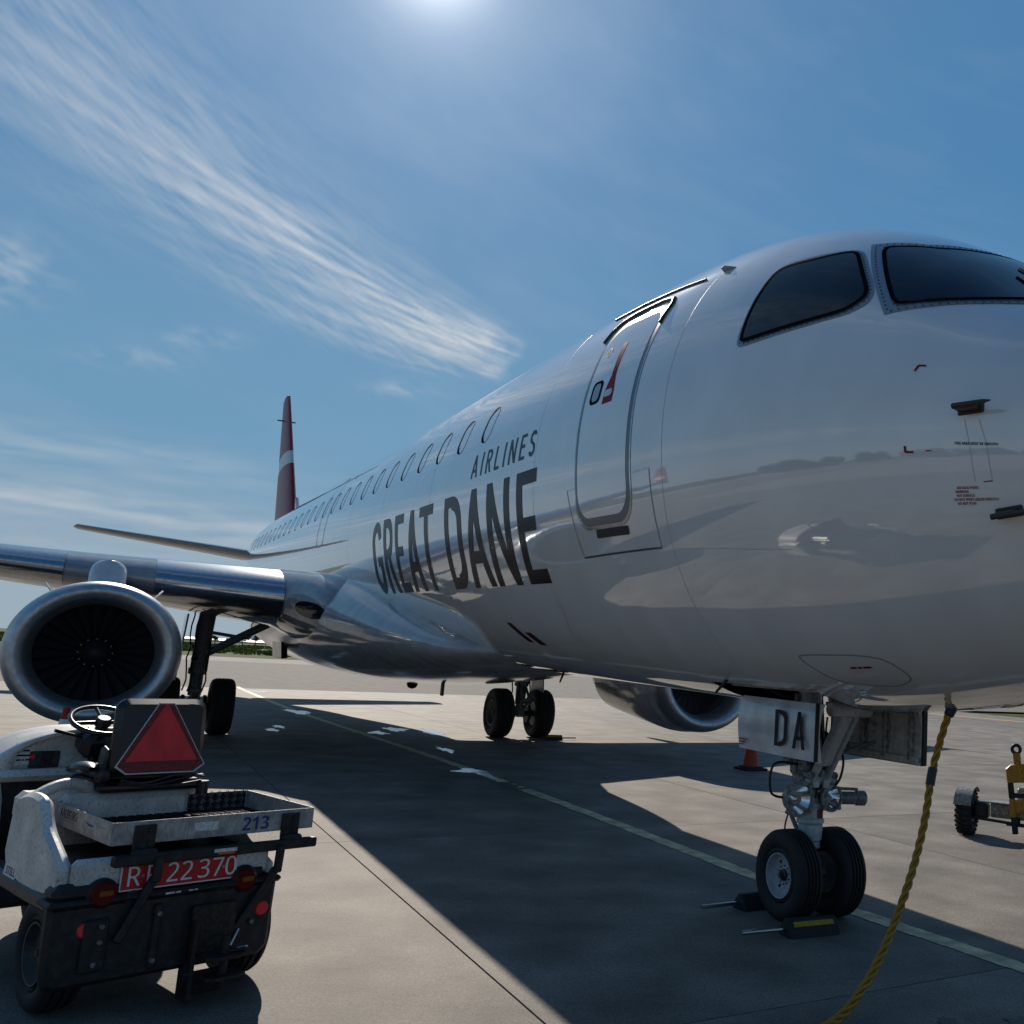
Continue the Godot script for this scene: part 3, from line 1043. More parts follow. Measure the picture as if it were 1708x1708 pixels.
# strokes of condensed capitals in a unit box w wide and 1 high; k is the stroke thickness
func arc(cx: float, cy: float, rx: float, ry: float, a0: float, a1: float, k: float, n := 14) -> PackedVector2Array:
	var p := PackedVector2Array()
	for i in n + 1:
		var a := deg_to_rad(lerpf(a0, a1, float(i) / n))
		p.append(Vector2(cx + cos(a) * rx, cy + sin(a) * ry))
	for i in n + 1:
		var a := deg_to_rad(lerpf(a1, a0, float(i) / n))
		p.append(Vector2(cx + cos(a) * (rx - k), cy + sin(a) * (ry - k)))
	return p

func rect(x0: float, y0: float, x1: float, y1: float) -> PackedVector2Array:
	return PackedVector2Array([Vector2(x0, y0), Vector2(x1, y0), Vector2(x1, y1), Vector2(x0, y1)])

func poly4(a: float, b: float, c: float, d: float, e: float, f: float, g2: float, h: float) -> PackedVector2Array:
	return PackedVector2Array([Vector2(a, b), Vector2(c, d), Vector2(e, f), Vector2(g2, h)])

func capital(ch: String, w: float, k: float, kh: float) -> Array:
	match ch:
		"I": return [rect(w / 2 - k / 2, 0, w / 2 + k / 2, 1)]
		"L": return [rect(0, 0, k, 1), rect(k, 0, w, kh)]
		"E": return [rect(0, 0, k, 1), rect(k, 0, w, kh), rect(k, 0.5 - kh / 2 + 0.02, w * 0.9, 0.5 + kh / 2 + 0.02), rect(k, 1 - kh, w, 1)]
		"T": return [rect(w / 2 - k / 2, 0, w / 2 + k / 2, 1 - kh), rect(0, 1 - kh, w, 1)]
		"A":
			var t := k * 0.52
			return [poly4(0, 0, k * 1.05, 0, w / 2 + t, 1, w / 2 - t, 1), poly4(w - k * 1.05, 0, w, 0, w / 2 + t, 1, w / 2 - t, 1), rect(w * 0.24, 0.24, w * 0.76, 0.24 + kh)]
		"N": return [rect(0, 0, k, 1), rect(w - k, 0, w, 1), poly4(k * 0.02, 1, k * 1.05, 1, w - k * 0.02, 0, w - k * 1.05, 0)]
		"D": return [rect(0, 0, k, 1), rect(k, 0, w * 0.45, kh), rect(k, 1 - kh, w * 0.45, 1), arc(w * 0.45, 0.7, w * 0.55, 0.3, 0, 90, k, 12), arc(w * 0.45, 0.3, w * 0.55, 0.3, 270, 360, k, 12), rect(w - k, 0.3, w, 0.7)]
		"R": return [rect(0, 0, k, 1), rect(k, 1 - kh, w * 0.5, 1), rect(k, 0.46, w * 0.5, 0.46 + kh), arc(w * 0.5, 0.73, w * 0.46, 0.27, -90, 90, minf(k, kh * 1.1), 18), poly4(w * 0.36, 0.5, w * 0.36 + k, 0.5, w, 0, w - k * 1.05, 0)]
		"G": return [arc(w / 2, 0.7, w / 2, 0.3, 12, 180, k * 0.95, 20), arc(w / 2, 0.3, w / 2, 0.3, 180, 360, k * 0.95, 20), rect(0, 0.3, k, 0.7), rect(w - k, 0.3, w, 0.5), rect(w * 0.52, 0.5 - kh, w, 0.5)]
		"S": return [arc(w / 2, 0.74, w / 2, 0.26, 20, 250, k, 22), arc(w / 2, 0.27, w / 2, 0.27, -160, 70, k, 22), poly4(w * 0.28, 0.60, w * 0.4, 0.46, w * 0.74, 0.40, w * 0.62, 0.54)]
	return []

func word(b: MB, list: Array, t0: float, hgt: float, k: float, kh: float) -> void:     # list of [letter, x0, x1]
	for q in list:
		var w: float = (q[2] - q[1]) / hgt
		var polys := []
		for p in capital(q[0], w, k, kh):
			var o := PackedVector2Array()
			for v in p:
				o.append(Vector2(q[1] + v.x * hgt, t0 + v.y * hgt))
			if Geometry2D.is_polygon_clockwise(o):
				o.reverse()
			polys.append(o)
		decal(b, polys, 0.003, Vector2(0.2, 0.045))

func aircraft() -> void:
	plane = thing("airliner", "white twin engined jet airliner with GREAT DANE AIRLINES lettering parked on the apron", "airliner", Transform3D(Basis(Vector3.UP, YAW), Vector3(0.596, 0, -7.025)))
	shape_fuselage()
	# fuselage skin, open at the nose wheel bay
	var xs := []
	var s := 0.0
	while s < 38.6:
		xs.append(s)
		s += 0.015 if s < 0.06 else 0.04 if s < 0.4 else 0.09 if s < 3.45 else 0.1 if s < 4.5 else 0.35
	xs.append(38.6)
	for q in [NOSE_X - 0.72, NOSE_X + 0.46]:            # bay ends
		var bi := 0
		for i in xs.size():
			if absf(xs[i] - q) < absf(xs[bi] - q):
				bi = i
		xs[bi] = q
	var NP := 144
	var rows := []
	for i in xs.size():
		var r := PackedVector3Array()
		for j in NP:
			r.append(sp0(NOSE_X - xs[i], TAU * j / NP))
		rows.append(r)
	var fus := MB.new()
	var bay := func(i: int, j: int) -> bool:
		var sm: float = (xs[i] + xs[i + 1]) * 0.5
		return sm > NOSE_X - 0.72 and sm < NOSE_X + 0.46 and j >= 100 and j < 116
	fus.grid(rows, true, false, bay)
	for i in fus.n.size():
		var c := Vector3(fus.v[i].x, REF_Y - fus.v[i].x * TILT, 0)
		if fus.n[i].dot(fus.v[i] - c) < 0:
			fus.n[i] = -fus.n[i]
	obj("fuselage", fus, M.white, plane)
	var bb := MB.new()                                    # the bay's inside
	bb.box(Vector3(0.13, 2.02, 0), Vector3(1.18, 0.04, 0.9))
	for z in [-0.42, 0.42]:
		bb.box(Vector3(0.13, 1.78, z), Vector3(1.18, 0.5, 0.03))
	for x in [-0.455, 0.715]:
		bb.box(Vector3(x, 1.78, 0), Vector3(0.03, 0.5, 0.82))
	obj("gear_bay", bb, M.bay, plane)
	livery()
	doors_and_windows()
	wings_and_tail()
	nose_gear()
	for sd in [1.0, -1.0]:
		main_gear(sd)
	engines()

func livery() -> void:
	var b := MB.new()
	var H := 0.945
	word(b, [["G", -8.14, -7.62], ["R", -7.5, -6.98], ["E", -6.87, -6.44], ["A", -6.32, -5.74], ["T", -5.69, -5.12], ["D", -4.66, -4.06], ["A", -3.98, -3.32], ["N", -3.25, -2.62], ["E", -2.43, -1.95]], -0.985, H, 0.155, 0.125)
	obj("airline_name", b, M.letter, plane)
	b = MB.new()
	var al := []
	var x := -3.81
	var wd := {"A": 0.19, "I": 0.05, "R": 0.155, "L": 0.13, "N": 0.175, "E": 0.13, "S": 0.14}
	for ch in "AIRLINES":
		al.append([ch, x, x + wd[ch]])
		x += wd[ch] + 0.105
	word(b, al, 0.075, 0.235, 0.15, 0.125)
	obj("airline_word", b, M.letter2, plane)
	# maintenance stencils
	b = MB.new()
	skin_text(b, "THIS AREA MUST BE SMOOTH", 0.017, Vector2(2.55, deg_to_rad(-8.9) * RT), 0.62, true)
	obj("stencil", b, M.letter, plane)
	b = MB.new()
	var row := 0
	for t in [["AIR DATA PORTS", 0.19], ["WARNING", 0.11], ["HOT SURFACE", 0.15], ["DO NOT SPRAY LIQUID DIRECTLY", 0.28], ["DO NOT PLUG", 0.15]]:
		skin_text(b, t[0], 0.016, Vector2(2.42 + t[1] * 0.36, deg_to_rad(-19.3) * RT - row * 0.024), 0.6, true)
		row += 1
	skin_text(b, "EXIT", 0.03, Vector2(-0.66, deg_to_rad(31.6) * RT), 0.8)
	for k in 3:
		skin_bars(b, Vector2(-1.0, deg_to_rad(9.6) * RT - k * 0.02), 0.009, [[0.05, 0.02, 0.03], [0.06, 0.04], [0.03, 0.02, 0.02]][k])
	for q in [[[2.24, 9.9], [2.28, 9.9], 0.012], [[2.24, 9.9], [2.225, 8.4], 0.012], [[2.19, -9.6], [2.19, -11.0], 0.012], [[2.19, -11.0], [2.235, -11.0], 0.012], [[2.3, -10.7], [2.33, -10.7], 0.006], [[2.57, -17.9], [2.61, -17.7], 0.006]]:
		seam(b, [polar([q[0]])[0], polar([q[1]])[0]], q[2], 0.003)
	skin_bars(b, Vector2(1.28, deg_to_rad(-62.2) * RT), 0.016, [0.05, 0.03, 0.06])
	obj("red_stencil", b, M.redpaint, plane)
	b = MB.new()
	for k in 3:
		skin_bars(b, Vector2(-0.52, deg_to_rad(13.3) * RT - k * 0.022), 0.009, [[0.03, 0.05], [0.05, 0.06, 0.04], [0.04, 0.06]][k])
	obj("door_stencil", b, M.letter, plane)
	b = MB.new()
	decal(b, [polar([[-3.62, -50.5], [-3.5, -50.5], [-3.28, -58.5], [-3.42, -58.5]]), polar([[-3.3, -54.2], [-3.15, -54.2], [-3.0, -59.5], [-3.17, -59.5]])], 0.003)
	obj("static_port_mark", b, M.markdark, plane)
	# seams
	b = MB.new()
	for x0 in [0.19, -2.02, -5.3, -7.7, -9.9, -15.4, -17.8, -20.2]:
		b = MB.new()
		var l := []
		for a in range(-80, 50, 4):
			l.append(Vector2(x0, deg_to_rad(a) * RT))
		seam(b, l, 0.004)
		obj("skin_seam", b, M.seam3, plane)
	var n1 := []
	for a in range(-70, 18, 4):
		n1.append(Vector2(1.33 + a * 0.0, deg_to_rad(a) * RT))
	b = MB.new()
	seam(b, Array(polar([[0.2, -30.6], [0.6, -31], [1.1, -31.8], [1.33, -32]])), 0.003)
	obj("skin_seam", b, M.seam3, plane)
	b = MB.new()
	seam(b, Array(polar([[2.5, -3], [2.52, -9], [2.53, -18]])), 0.003)
	obj("skin_seam", b, M.seam3, plane)
	b = MB.new()
	seam(b, Array(polar([[2.57, -3], [2.6, -9], [2.61, -18]])), 0.003)
	obj("skin_seam", b, M.seam3, plane)
	b = MB.new()
	seam(b, Array(polar([[-2.0, -40], [-1.93, -42.3], [-2.25, -59.5], [-2.75, -60]])), 0.006)
	obj("skin_seam", b, M.seam3, plane)
	b = MB.new()                                          # oval access hatch under the nose
	seam(b, Array(chaikin(polar([[0.93, -57.5], [1.58, -58.3], [1.66, -66.5], [1.46, -69.5], [1.05, -66.8], [0.93, -60]]))), 0.009, 0.0015, true)
	obj("hatch_seam", b, M.seam2, plane)
	b = MB.new()
	seam(b, Array(polar([[-1.29, -11.7], [-1.14, -30.8], [0.06, -30.1], [0.03, -10.5]])), 0.012)
	obj("hatch_seam", b, M.seam2, plane)
	b = MB.new()
	seam(b, Array(polar([[-1.29, -11.6], [-1.06, -11.5]])), 0.014)
	seam(b, Array(polar([[-0.2, -10.7], [0.03, -10.4]])), 0.014)
	seam(b, Array(polar([[-1.14, -30.9], [0.06, -30.2]])), 0.012, 0.003)
	obj("hatch_sill", b, M.alu, plane)

func doors_and_windows() -> void:
	# forward service door on the starboard side
	var R := func(x0: float, a0: float, x1: float, a1: float, r: float) -> PackedVector2Array: return rrect(x0, deg_to_rad(a0) * RT, x1, deg_to_rad(a1) * RT, r, 8)
	var out: PackedVector2Array = R.call(-1.13, -23.0, -0.235, 39.0, 0.2)
	var inn: PackedVector2Array = R.call(-1.085, -20.6, -0.29, 37.5, 0.17)
	var b := MB.new()
	decal(b, [inn], 0.004, Vector2(0.12, 0.06))
	var door := obj("service_door", b, M.white, plane)
	b = MB.new()
	ring(b, out, inn, 0.0025)
	obj("door_gap", b, M.doorgap, door)
	b = MB.new()
	ring(b, R.call(-1.145, -23.8, -0.22, 39.5, 0.21), R.call(-1.125, -22.9, -0.24, 38.9, 0.2), 0.003)
	obj("door_edge", b, M.alu, door)
	b = MB.new()                                          # little window and peephole
	ring(b, R.call(-1.0, 11.6, -0.82, 18.6, 0.05), R.call(-0.97, 12.4, -0.85, 17.8, 0.04), 0.007)
	obj("door_window_seal", b, M.gasket, door)
	b = MB.new()
	decal(b, [R.call(-0.97, 12.4, -0.85, 17.8, 0.04)], 0.006, Vector2(0.1, 0.1))
	obj("door_window", b, M.pane, door)
	b = MB.new()
	ring(b, R.call(-0.99, 26.6, -0.91, 29.9, 0.04), R.call(-0.975, 27.1, -0.925, 29.4, 0.025), 0.006)
	obj("peephole", b, M.seam, door)
	b = MB.new()                                          # red band of the door handle
	decal(b, [polar([[-0.735, 29.4], [-0.66, 29.4], [-0.64, 19.0], [-0.6, 14.0], [-0.6, 10.6], [-0.76, 10.6], [-0.76, 14.0], [-0.71, 19.0]])], 0.006, Vector2(0.1, 0.05))
	obj("handle_band", b, M.redpaint, door)
	b = MB.new()
	decal(b, [R.call(-0.75, 12.5, -0.62, 14.6, 0.025)], 0.009, Vector2(0.2, 0.1))
	obj("door_handle", b, M.white2, door)
	# drip trim over the door and the gutter above it
	b = MB.new()
	var trim := polar([[-1.235, 34.5], [-1.2, 38.6], [-1.1, 41.4], [-0.9, 42.3], [-0.48, 42.3], [-0.3, 41.2], [-0.245, 38.5], [-0.25, 32.0]])
	var path := PackedVector3Array()
	var prev := Vector2.INF
	for p in trim:
		if prev != Vector2.INF:
			for k in range(1, 5):
				path.append(skin(prev.lerp(p, k / 4.0), 0.0)[0])
		else:
			path.append(skin(p, 0.0)[0])
		prev = p
	b.tube(path, 0.019, 10)
	obj("drip_trim", b, M.bronze, plane)
	b = MB.new()
	path = PackedVector3Array()
	for k in 25:
		path.append(skin(Vector2(lerpf(-1.55, 0.02, k / 24.0), deg_to_rad(lerpf(48.6, 45.0, k / 24.0)) * RT), 0.006)[0])
	b.tube(path, 0.008, 8)
	obj("rain_gutter", b, M.bronze, plane)
	b = MB.new()
	decal(b, [R.call(-0.83, -26.2, -0.33, -23.9, 0.01)], 0.006, Vector2(0.1, 0.05))
	obj("sill_vent", b, M.black, plane)
	# cabin windows
	for i in 27:
		var x := -3.62 - 0.824 * i
		var o: PackedVector2Array = rrect(x - 0.14, 0.425, x + 0.14, 0.815, 0.125, 6)
		var w := MB.new()
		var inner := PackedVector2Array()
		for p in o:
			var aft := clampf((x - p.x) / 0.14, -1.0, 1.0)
			var thick := lerpf(0.0015, 0.055, smoothstep(-0.3, 0.7, aft + maxf(0.0, (p.y - 0.72)) * 4.0))  # dark ring widens aft and above: recess shade painted into the seal
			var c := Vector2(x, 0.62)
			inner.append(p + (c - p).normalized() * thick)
		decal(w, [inner], 0.0025, Vector2(0.3, 0.08))
		var pane := obj("cabin_window", w, M.white, plane)
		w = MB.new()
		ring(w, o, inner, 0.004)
		obj("window_seal_shade", w, M.gasket, pane)
	# over-wing exit
	b = MB.new()
	seam(b, Array(rrect(-12.75, deg_to_rad(-4.0) * RT, -12.1, deg_to_rad(44.0) * RT, 0.16, 6)), 0.03, 0.004, true)
	obj("wing_exit_seam", b, M.seam2, plane)
	# cockpit windows
	var side_o := polar([[0.87, 17.6], [0.93, 16.6], [1.39, 20.2], [1.70, 23.8], [1.80, 28.0], [1.77, 33.5], [1.48, 48.4], [1.38, 50.4], [1.13, 46.4], [0.92, 43.2], [0.87, 39.0], [0.87, 26.5]])
	var side_i := polar([[0.915, 18.9], [0.95, 18.2], [1.38, 21.5], [1.67, 24.8], [1.75, 29.4], [1.725, 33.0], [1.44, 47.4], [1.37, 48.4], [1.17, 44.2], [0.95, 41.4], [0.91, 38.6], [0.905, 27.0]])
	var front_o := polar([[1.405, 54.2], [1.93, 24.3], [2.14, 28.7], [2.36, 34.4], [2.5, 38.9], [2.76, 54.0], [2.92, 72.0], [2.96, 86.0], [1.80, 86.0], [1.75, 73.0], [1.66, 62.6]])
	var front_i := polar([[1.525, 52.8], [1.955, 28.0], [2.16, 31.6], [2.34, 36.6], [2.46, 41.5], [2.68, 54.0], [2.83, 71.0], [2.86, 83.5], [1.90, 83.5], [1.86, 72.0], [1.76, 61.0]])
	for sd in [1.0, -1.0]:
		for k in 2:
			var po := chaikin(side_o, 2) if k == 0 else front_o
			var pi := chaikin(side_i, 2) if k == 0 else chaikin(front_i, 2, 0.08)
			if sd < 0:
				var flipf := func(p: PackedVector2Array) -> PackedVector2Array:
					var q := PackedVector2Array()
					for v in p:
						q.append(Vector2(v.x, PI * RT - v.y))
					q.reverse()
					return q
				po = flipf.call(po)
				pi = flipf.call(pi)
			var w := MB.new()
			decal(w, [po], 0.004, Vector2(0.08, 0.06))
			var fr := obj("cockpit_side_window" if k == 0 else "windscreen", w, M.frame, plane)
			w = MB.new()
			decal(w, [pi], 0.012, Vector2(0.08, 0.06))
			obj("glass", w, M.glass, fr)
			w = MB.new()
			seam(w, Array(pi), 0.026, 0.0135, true)
			obj("gasket", w, M.gasket, fr)
			w = MB.new()                                   # rivets round the frame
			for lane in ([0.5] if k == 0 else [0.27, 0.75]):
				var loop := PackedVector2Array()
				var cen := Vector2.ZERO
				for v in po:
					cen += v / po.size()
				for v in po:
					var near := v
					var bd := 1e9
					for u in pi.size():
						var cp := Geometry2D.get_closest_point_to_segment(v, pi[u], pi[(u + 1) % pi.size()])
						if cp.distance_to(v) < bd:
							bd = cp.distance_to(v)
							near = cp
					loop.append(v.lerp(near, lane))
				var acc := 0.0
				for u in loop.size():
					var a := loop[u]
					var c := loop[(u + 1) % loop.size()]
					var d := a.distance_to(c)
					while acc < d:
						var q := skin(a.lerp(c, acc / d), 0.004)
						var n: Vector3 = q[1]
						w.rod(q[0], q[0] + n * 0.003, 0.0062, -1.0, 6)
						acc += 0.042
					acc -= d
			obj("rivets", w, M.seam, fr).set_meta("kind", "stuff")
	# wiper, probes, aerials
	b = MB.new()
	var wp := []
	for q in [[2.62, 44.5], [2.45, 55.0], [2.2, 63.0]]:
		wp.append(skin(polar([q])[0], 0.035)[0])
	b.tube(PackedVector3Array(wp), 0.012, 6)
	obj("wiper", b, M.black, plane)
	for q in [[2.53, -0.5, 1.0], [2.66, -25.2, 1.0]]:
		b = MB.new()
		var base := skin(polar([[q[0], q[1]]])[0], 0.0)
		var n: Vector3 = base[1]
		var p0: Vector3 = base[0]
		var fw := (Vector3.RIGHT - n * n.x).normalized()
		var upv := n.cross(fw)
		if upv.y < 0:
			upv = -upv
		var bs := Basis(fw, upv, n)
		b.prism(PackedVector2Array([Vector2(-0.05, -0.012), Vector2(0.05, -0.012), Vector2(0.045, 0.012), Vector2(-0.045, 0.012)]), Transform3D(bs, p0 - n * 0.01), 0.085, 0.004)
		b.box(p0 + n * 0.0, Vector3(0.13, 0.05, 0.02), 0.006, bs)
		b.rod(p0 + n * 0.082 - fw * 0.05, p0 + n * 0.09 + fw * 0.1, 0.014, 0.011, 12)
		b.rod(p0 + n * 0.09 + fw * 0.1, p0 + n * 0.092 + fw * 0.14, 0.011, 0.003, 12)
		obj("air_data_probe", b, M.bronze, plane)
	b = MB.new()
	for q in [[0.25, 47.0, 0.05, 0.14], [-7.0, 90.0, 0.28, 0.3]]:
		b = MB.new()
		var k := skin(polar([[q[0], q[1]]])[0], -0.01)
		var n: Vector3 = k[1]
		var bs := Basis(Vector3.RIGHT, n, Vector3.RIGHT.cross(n)).orthonormalized()
		b.prism(PackedVector2Array([Vector2(-q[3] * 0.5, 0), Vector2(q[3] * 0.5, 0), Vector2(-q[3] * 0.2, q[2]), Vector2(-q[3] * 0.5, q[2])]), Transform3D(bs, k[0] - bs.z * 0.008), 0.016, 0.004)
		obj("blade_aerial", b, M.seam2, plane)
	b = MB.new()
	for q in [[-0.2, -68.5], [-4.4, -86.0], [-6.4, -80.0]]:
		var k := skin(polar([q])[0], 0.0)
		var n: Vector3 = k[1]
		b.rod(k[0], k[0] + n * 0.1 - Vector3(0.06, 0, 0), 0.014, 0.009, 8)
	obj("drain_mast", b, M.geardark, plane)

func airfoil(c: Vector3, chord: float, thick: float, span: Vector3, n := 22, camber := 0.012) -> PackedVector3Array:
	# section with its leading edge at c and its chord running aft (-x); thickness along span x aft
	var p := PackedVector3Array()
	var up := Vector3.LEFT.cross(span).normalized()
	if absf(span.y) < 0.7 and up.y < 0:
		up = -up
	for side in [1.0, -1.0]:
		for i in n:
			var u := float(i) / n if side > 0 else 1.0 - float(i) / n
			u = u * u * (1.0 if u < 1 else 1.0)
			var t := 5.0 * thick * (0.2969 * sqrt(u) - 0.126 * u - 0.3516 * u * u + 0.2843 * u * u * u - 0.1015 * u * u * u * u)
			p.append(c + Vector3.LEFT * chord * u + up * chord * (side * t + camber * 4.0 * u * (1.0 - u)))
	return p

func wing_le(z: float) -> Vector3:
	return Vector3(-10.55 - 0.53 * (z - 1.9), 2.33 + 0.082 * (z - 1.9), z)

func glove(z: float) -> float:                            # how far the root glove reaches ahead of the slats' line
	return 1.0 * smoothstep(2.16, 1.72, z)

func wing_chord(z: float) -> float:
	var te := lerpf(-16.95, -16.85, z / 4.8) if z < 4.8 else lerpf(-16.85, -18.65, (z - 4.8) / 8.7)
	return wing_le(z).x - te

func wings_and_tail() -> void:
	for sd in [1.0, -1.0]:
		var mir := func(p: PackedVector3Array) -> PackedVector3Array:
			if sd > 0:
				return p
			var q := PackedVector3Array()
			for v in p:
				q.append(Vector3(v.x, v.y, -v.z))
			return q
		var rows := []
		for z in [0.9, 1.3, 1.6, 1.72, 1.8, 1.88, 1.96, 2.04, 2.12, 2.16, 2.3, 2.8, 3.4, 4.2, 4.8, 5.6, 7.0, 9.0, 11.0, 12.5, 13.4]:
			var t := lerpf(0.155, 0.112, clampf((z - 1.5) / 8.0, 0, 1))
			var c0 := wing_chord(z)
			var c1 := c0 + glove(z)
			rows.append(mir.call(airfoil(wing_le(z) + Vector3(glove(z), -0.12 * glove(z), 0), c1, t * c0 / c1 * (1.0 + 0.12 * glove(z)), Vector3.BACK, 30)))
		var b := MB.new()
		b.grid(rows, true, sd > 0)
		var wing := obj("wing", b, M.wing, plane)
		if sd > 0:
			wing.set_meta("label", "near wing with bright metal leading edge slats and engine")
		# winglet
		var wl := []
		for k in 6:
			var u := k / 5.0
			wl.append(mir.call(airfoil(wing_le(13.4) + Vector3(-0.1 - 1.0 * u, 0.05 + 1.25 * u * u + 0.15 * u, 0.75 * u), lerpf(wing_chord(13.4) - 0.1, 0.6, u), 0.1, Vector3(0, sin(u * 1.2), cos(u * 1.2)))))
		b = MB.new()
		b.grid(wl, true, sd > 0)
		obj("winglet", b, M.redpaint, wing)
		# slats: bright metal along the leading edge, with a gap at the pylon
		for seg in [[2.17, 3.86], [5.05, 7.6], [7.63, 10.2], [10.23, 12.9]]:
			var sr := []
			for k in 9:
				var z: float = lerpf(seg[0], seg[1], k / 8.0)
				var ch := wing_chord(z)
				var t := lerpf(0.155, 0.112, clampf((z - 1.5) / 8.0, 0, 1))
				var full := airfoil(wing_le(z) + Vector3(0.012, 0, 0), ch, t, Vector3.BACK, 44)
				var row := PackedVector3Array()
				for i in range(88 - 12, 88):
					row.append(full[i] + Vector3(0.0, -0.006, 0))
				for i in range(0, 18):
					row.append(full[i] + Vector3(0.004, 0.007, 0))
				sr.append(mir.call(row))
			b = MB.new()
			b.grid(sr, false, sd > 0)
			obj("slat", b, M.alu, wing)
		# flap track fairings
		for z in [3.9, 6.6, 9.4]:
			var fr := []
			for k in 13:
				var u := k / 12.0
				var r := 0.2 * sqrt(maxf(0.0, sin(PI * pow(u, 0.8)))) + 0.002
				var te := wing_le(z).x - wing_chord(z)
				var row := PackedVector3Array()
				for j in 14:
					var a := TAU * j / 14
					row.append(Vector3(te + 1.5 - 2.4 * u, wing_le(z).y - 0.22 - 0.1 * u + sin(a) * r, (z + cos(a) * r * 0.7)))
				fr.append(mir.call(row))
			b = MB.new()
			b.grid(fr, true, sd < 0)
			obj("flap_fairing", b, M.wing, wing)
		# tailplane
		rows = []
		for k in 9:
			var u := k / 8.0
			rows.append(mir.call(airfoil(Vector3(lerpf(-30.4, -33.9, u), lerpf(4.5, 5.2, u), lerpf(0.3, 5.86, u)), lerpf(3.5, 1.55, u), 0.1, Vector3.BACK, 16, 0.0)))
		var tipr := PackedVector3Array()
		for p in rows[8]:
			tipr.append(Vector3(p.x * 0.3 + (-34.8) * 0.7, p.y * 0.3 + 5.22 * 0.7, p.z + 0.12 * sd))
		rows.append(tipr)
		b = MB.new()
		b.grid(rows, true, sd > 0)
		obj("tailplane", b, M.wing, plane)
		# landing light window in the root glove
		var lm := func(z: float, hh: float, off: float) -> Vector3:
			var c0 := wing_chord(z)
			var c1 := c0 + glove(z)
			var t := 0.155 * c0 / c1 * (1.0 + 0.12 * glove(z))
			var q := wing_le(z) + Vector3(glove(z), -0.12 * glove(z), 0)
			var rad := 1.1019 * t * t * c1
			return Vector3(q.x + off - hh * hh / (2.0 * rad) * 0.93, q.y + hh, z * sd)
		b = MB.new()
		var lr := []
		for k in 9:
			var row := PackedVector3Array()
			for j in 28:
				var a := TAU * j / 28
				var rr := float(k) / 8.0
				row.append(lm.call(1.90 + cos(a) * 0.14 * rr, sin(a) * 0.115 * rr - 0.1, 0.012))
			lr.append(row)
		b.grid(lr, true, sd < 0)
		var lamp := obj("landing_light", b, M.glass, wing)
		for z in [1.96, 1.85]:
			b = MB.new()
			var q: Vector3 = lm.call(z, -0.1, 0.02)
			var nn: Vector3 = ((lm.call(z - 0.02, -0.1, 0.0) - lm.call(z + 0.02, -0.1, 0.0)) as Vector3).cross(Vector3.UP).normalized()
			if nn.x < 0:
				nn = -nn
			b.rod(q - nn * 0.02, q, 0.036, 0.034, 18, 0.004)
			obj("lamp_bulb", b, M.chrome if z > 1.9 else M.geardark, lamp)
	# belly fairing where the wings meet the body
	var fx := [-4.6, -5.0, -5.6, -6.4, -7.2, -8.0, -9.0, -10.0, -11.0, -12.0, -14.0, -16.0, -18.0, -20.0, -22.0, -24.0]
	var fbt := Curve1.new([-24.0, -22.0, -19.0, -16.0, -13.0, -11.0, -9.0, -7.0, -5.6, -4.6], [1.95, 1.72, 1.38, 1.2, 1.13, 1.13, 1.19, 1.31, 1.45, 1.66])
	var fwd := Curve1.new([-24.0, -22.0, -19.0, -16.0, -11.5, -10.0, -8.5, -7.0, -5.6, -4.6], [0.9, 1.3, 1.78, 1.96, 1.94, 1.83, 1.66, 1.44, 1.1, 0.4])
	var ftp := Curve1.new([-24.0, -22.0, -19.0, -16.0, -12.0, -10.2, -9.0, -8.0, -6.7, -5.6, -4.6], [2.1, 2.4, 2.85, 3.02, 3.04, 2.96, 2.78, 2.56, 2.24, 1.96, 1.72])
	var rr := []
	for i in 76:
		var x := lerpf(-4.6, -24.0, i / 75.0)
		var row := PackedVector3Array()
		var bt := fbt.at(x)
		var tp := ftp.at(x)
		var mid := bt + (tp - bt) * 0.52
		for j in 72:
			var a := TAU * j / 72
			var cs := cos(a)
			var sn := sin(a)
			var e := 2.08
			var hh := tp - mid if sn > 0 else mid - bt
			row.append(Vector3(x, mid + hh * signf(sn) * pow(absf(sn), 2.0 / e), fwd.at(x) * signf(cs) * pow(absf(cs), 2.0 / e)))
		rr.append(row)
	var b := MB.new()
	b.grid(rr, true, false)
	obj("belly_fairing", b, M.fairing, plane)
	# fin: red with a pale band
	var fin := func(y: float) -> PackedVector3Array:
		var u := (y - 4.6) / 6.2
		return airfoil(Vector3(lerpf(-26.8, -33.35, u), y, 0), lerpf(5.5, 1.6, u), lerpf(0.075, 0.08, u), Vector3.UP, 18, 0.0)
	for q in [[4.4, 7.70, "fin", M.finred], [7.70, 8.22, "fin_band", M.finwhite], [8.22, 10.72, "fin_top", M.finred]]:
		var fr := []
		for k in 7:
			fr.append(fin.call(lerpf(q[0], q[1], k / 6.0)))
		if q[2] == "fin_top":
			for k in 3:
				var r0: PackedVector3Array = fr[6]
				var row := PackedVector3Array()
				for p in r0:
					row.append(Vector3(lerpf(p.x, -34.3, (k + 1) * 0.28), 10.72 + [0.07, 0.11, 0.125][k], p.z * [0.75, 0.4, 0.05][k]))
				if k == 0:
					fr = fr.duplicate()
				fr.append(row)
				r0 = row
		b = MB.new()
		b.grid(fr, true, true)
		obj(q[2], b, q[3], plane)
	b = MB.new()
	b.box(Vector3(-33.2, 9.72, 0), Vector3(0.12, 0.03, 0.62), 0.01)
	obj("fin_aerial", b, M.geardark, plane)
	b = MB.new()
	b.prism(PackedVector2Array([Vector2(-24.4, 5.2), Vector2(-27.4, 5.2), Vector2(-27.9, 6.25), Vector2(-27.2, 5.75)]), Transform3D(Basis(), Vector3(0, 0, -0.05)), 0.1, 0.03)
	obj("dorsal_fin", b, M.white2, plane)
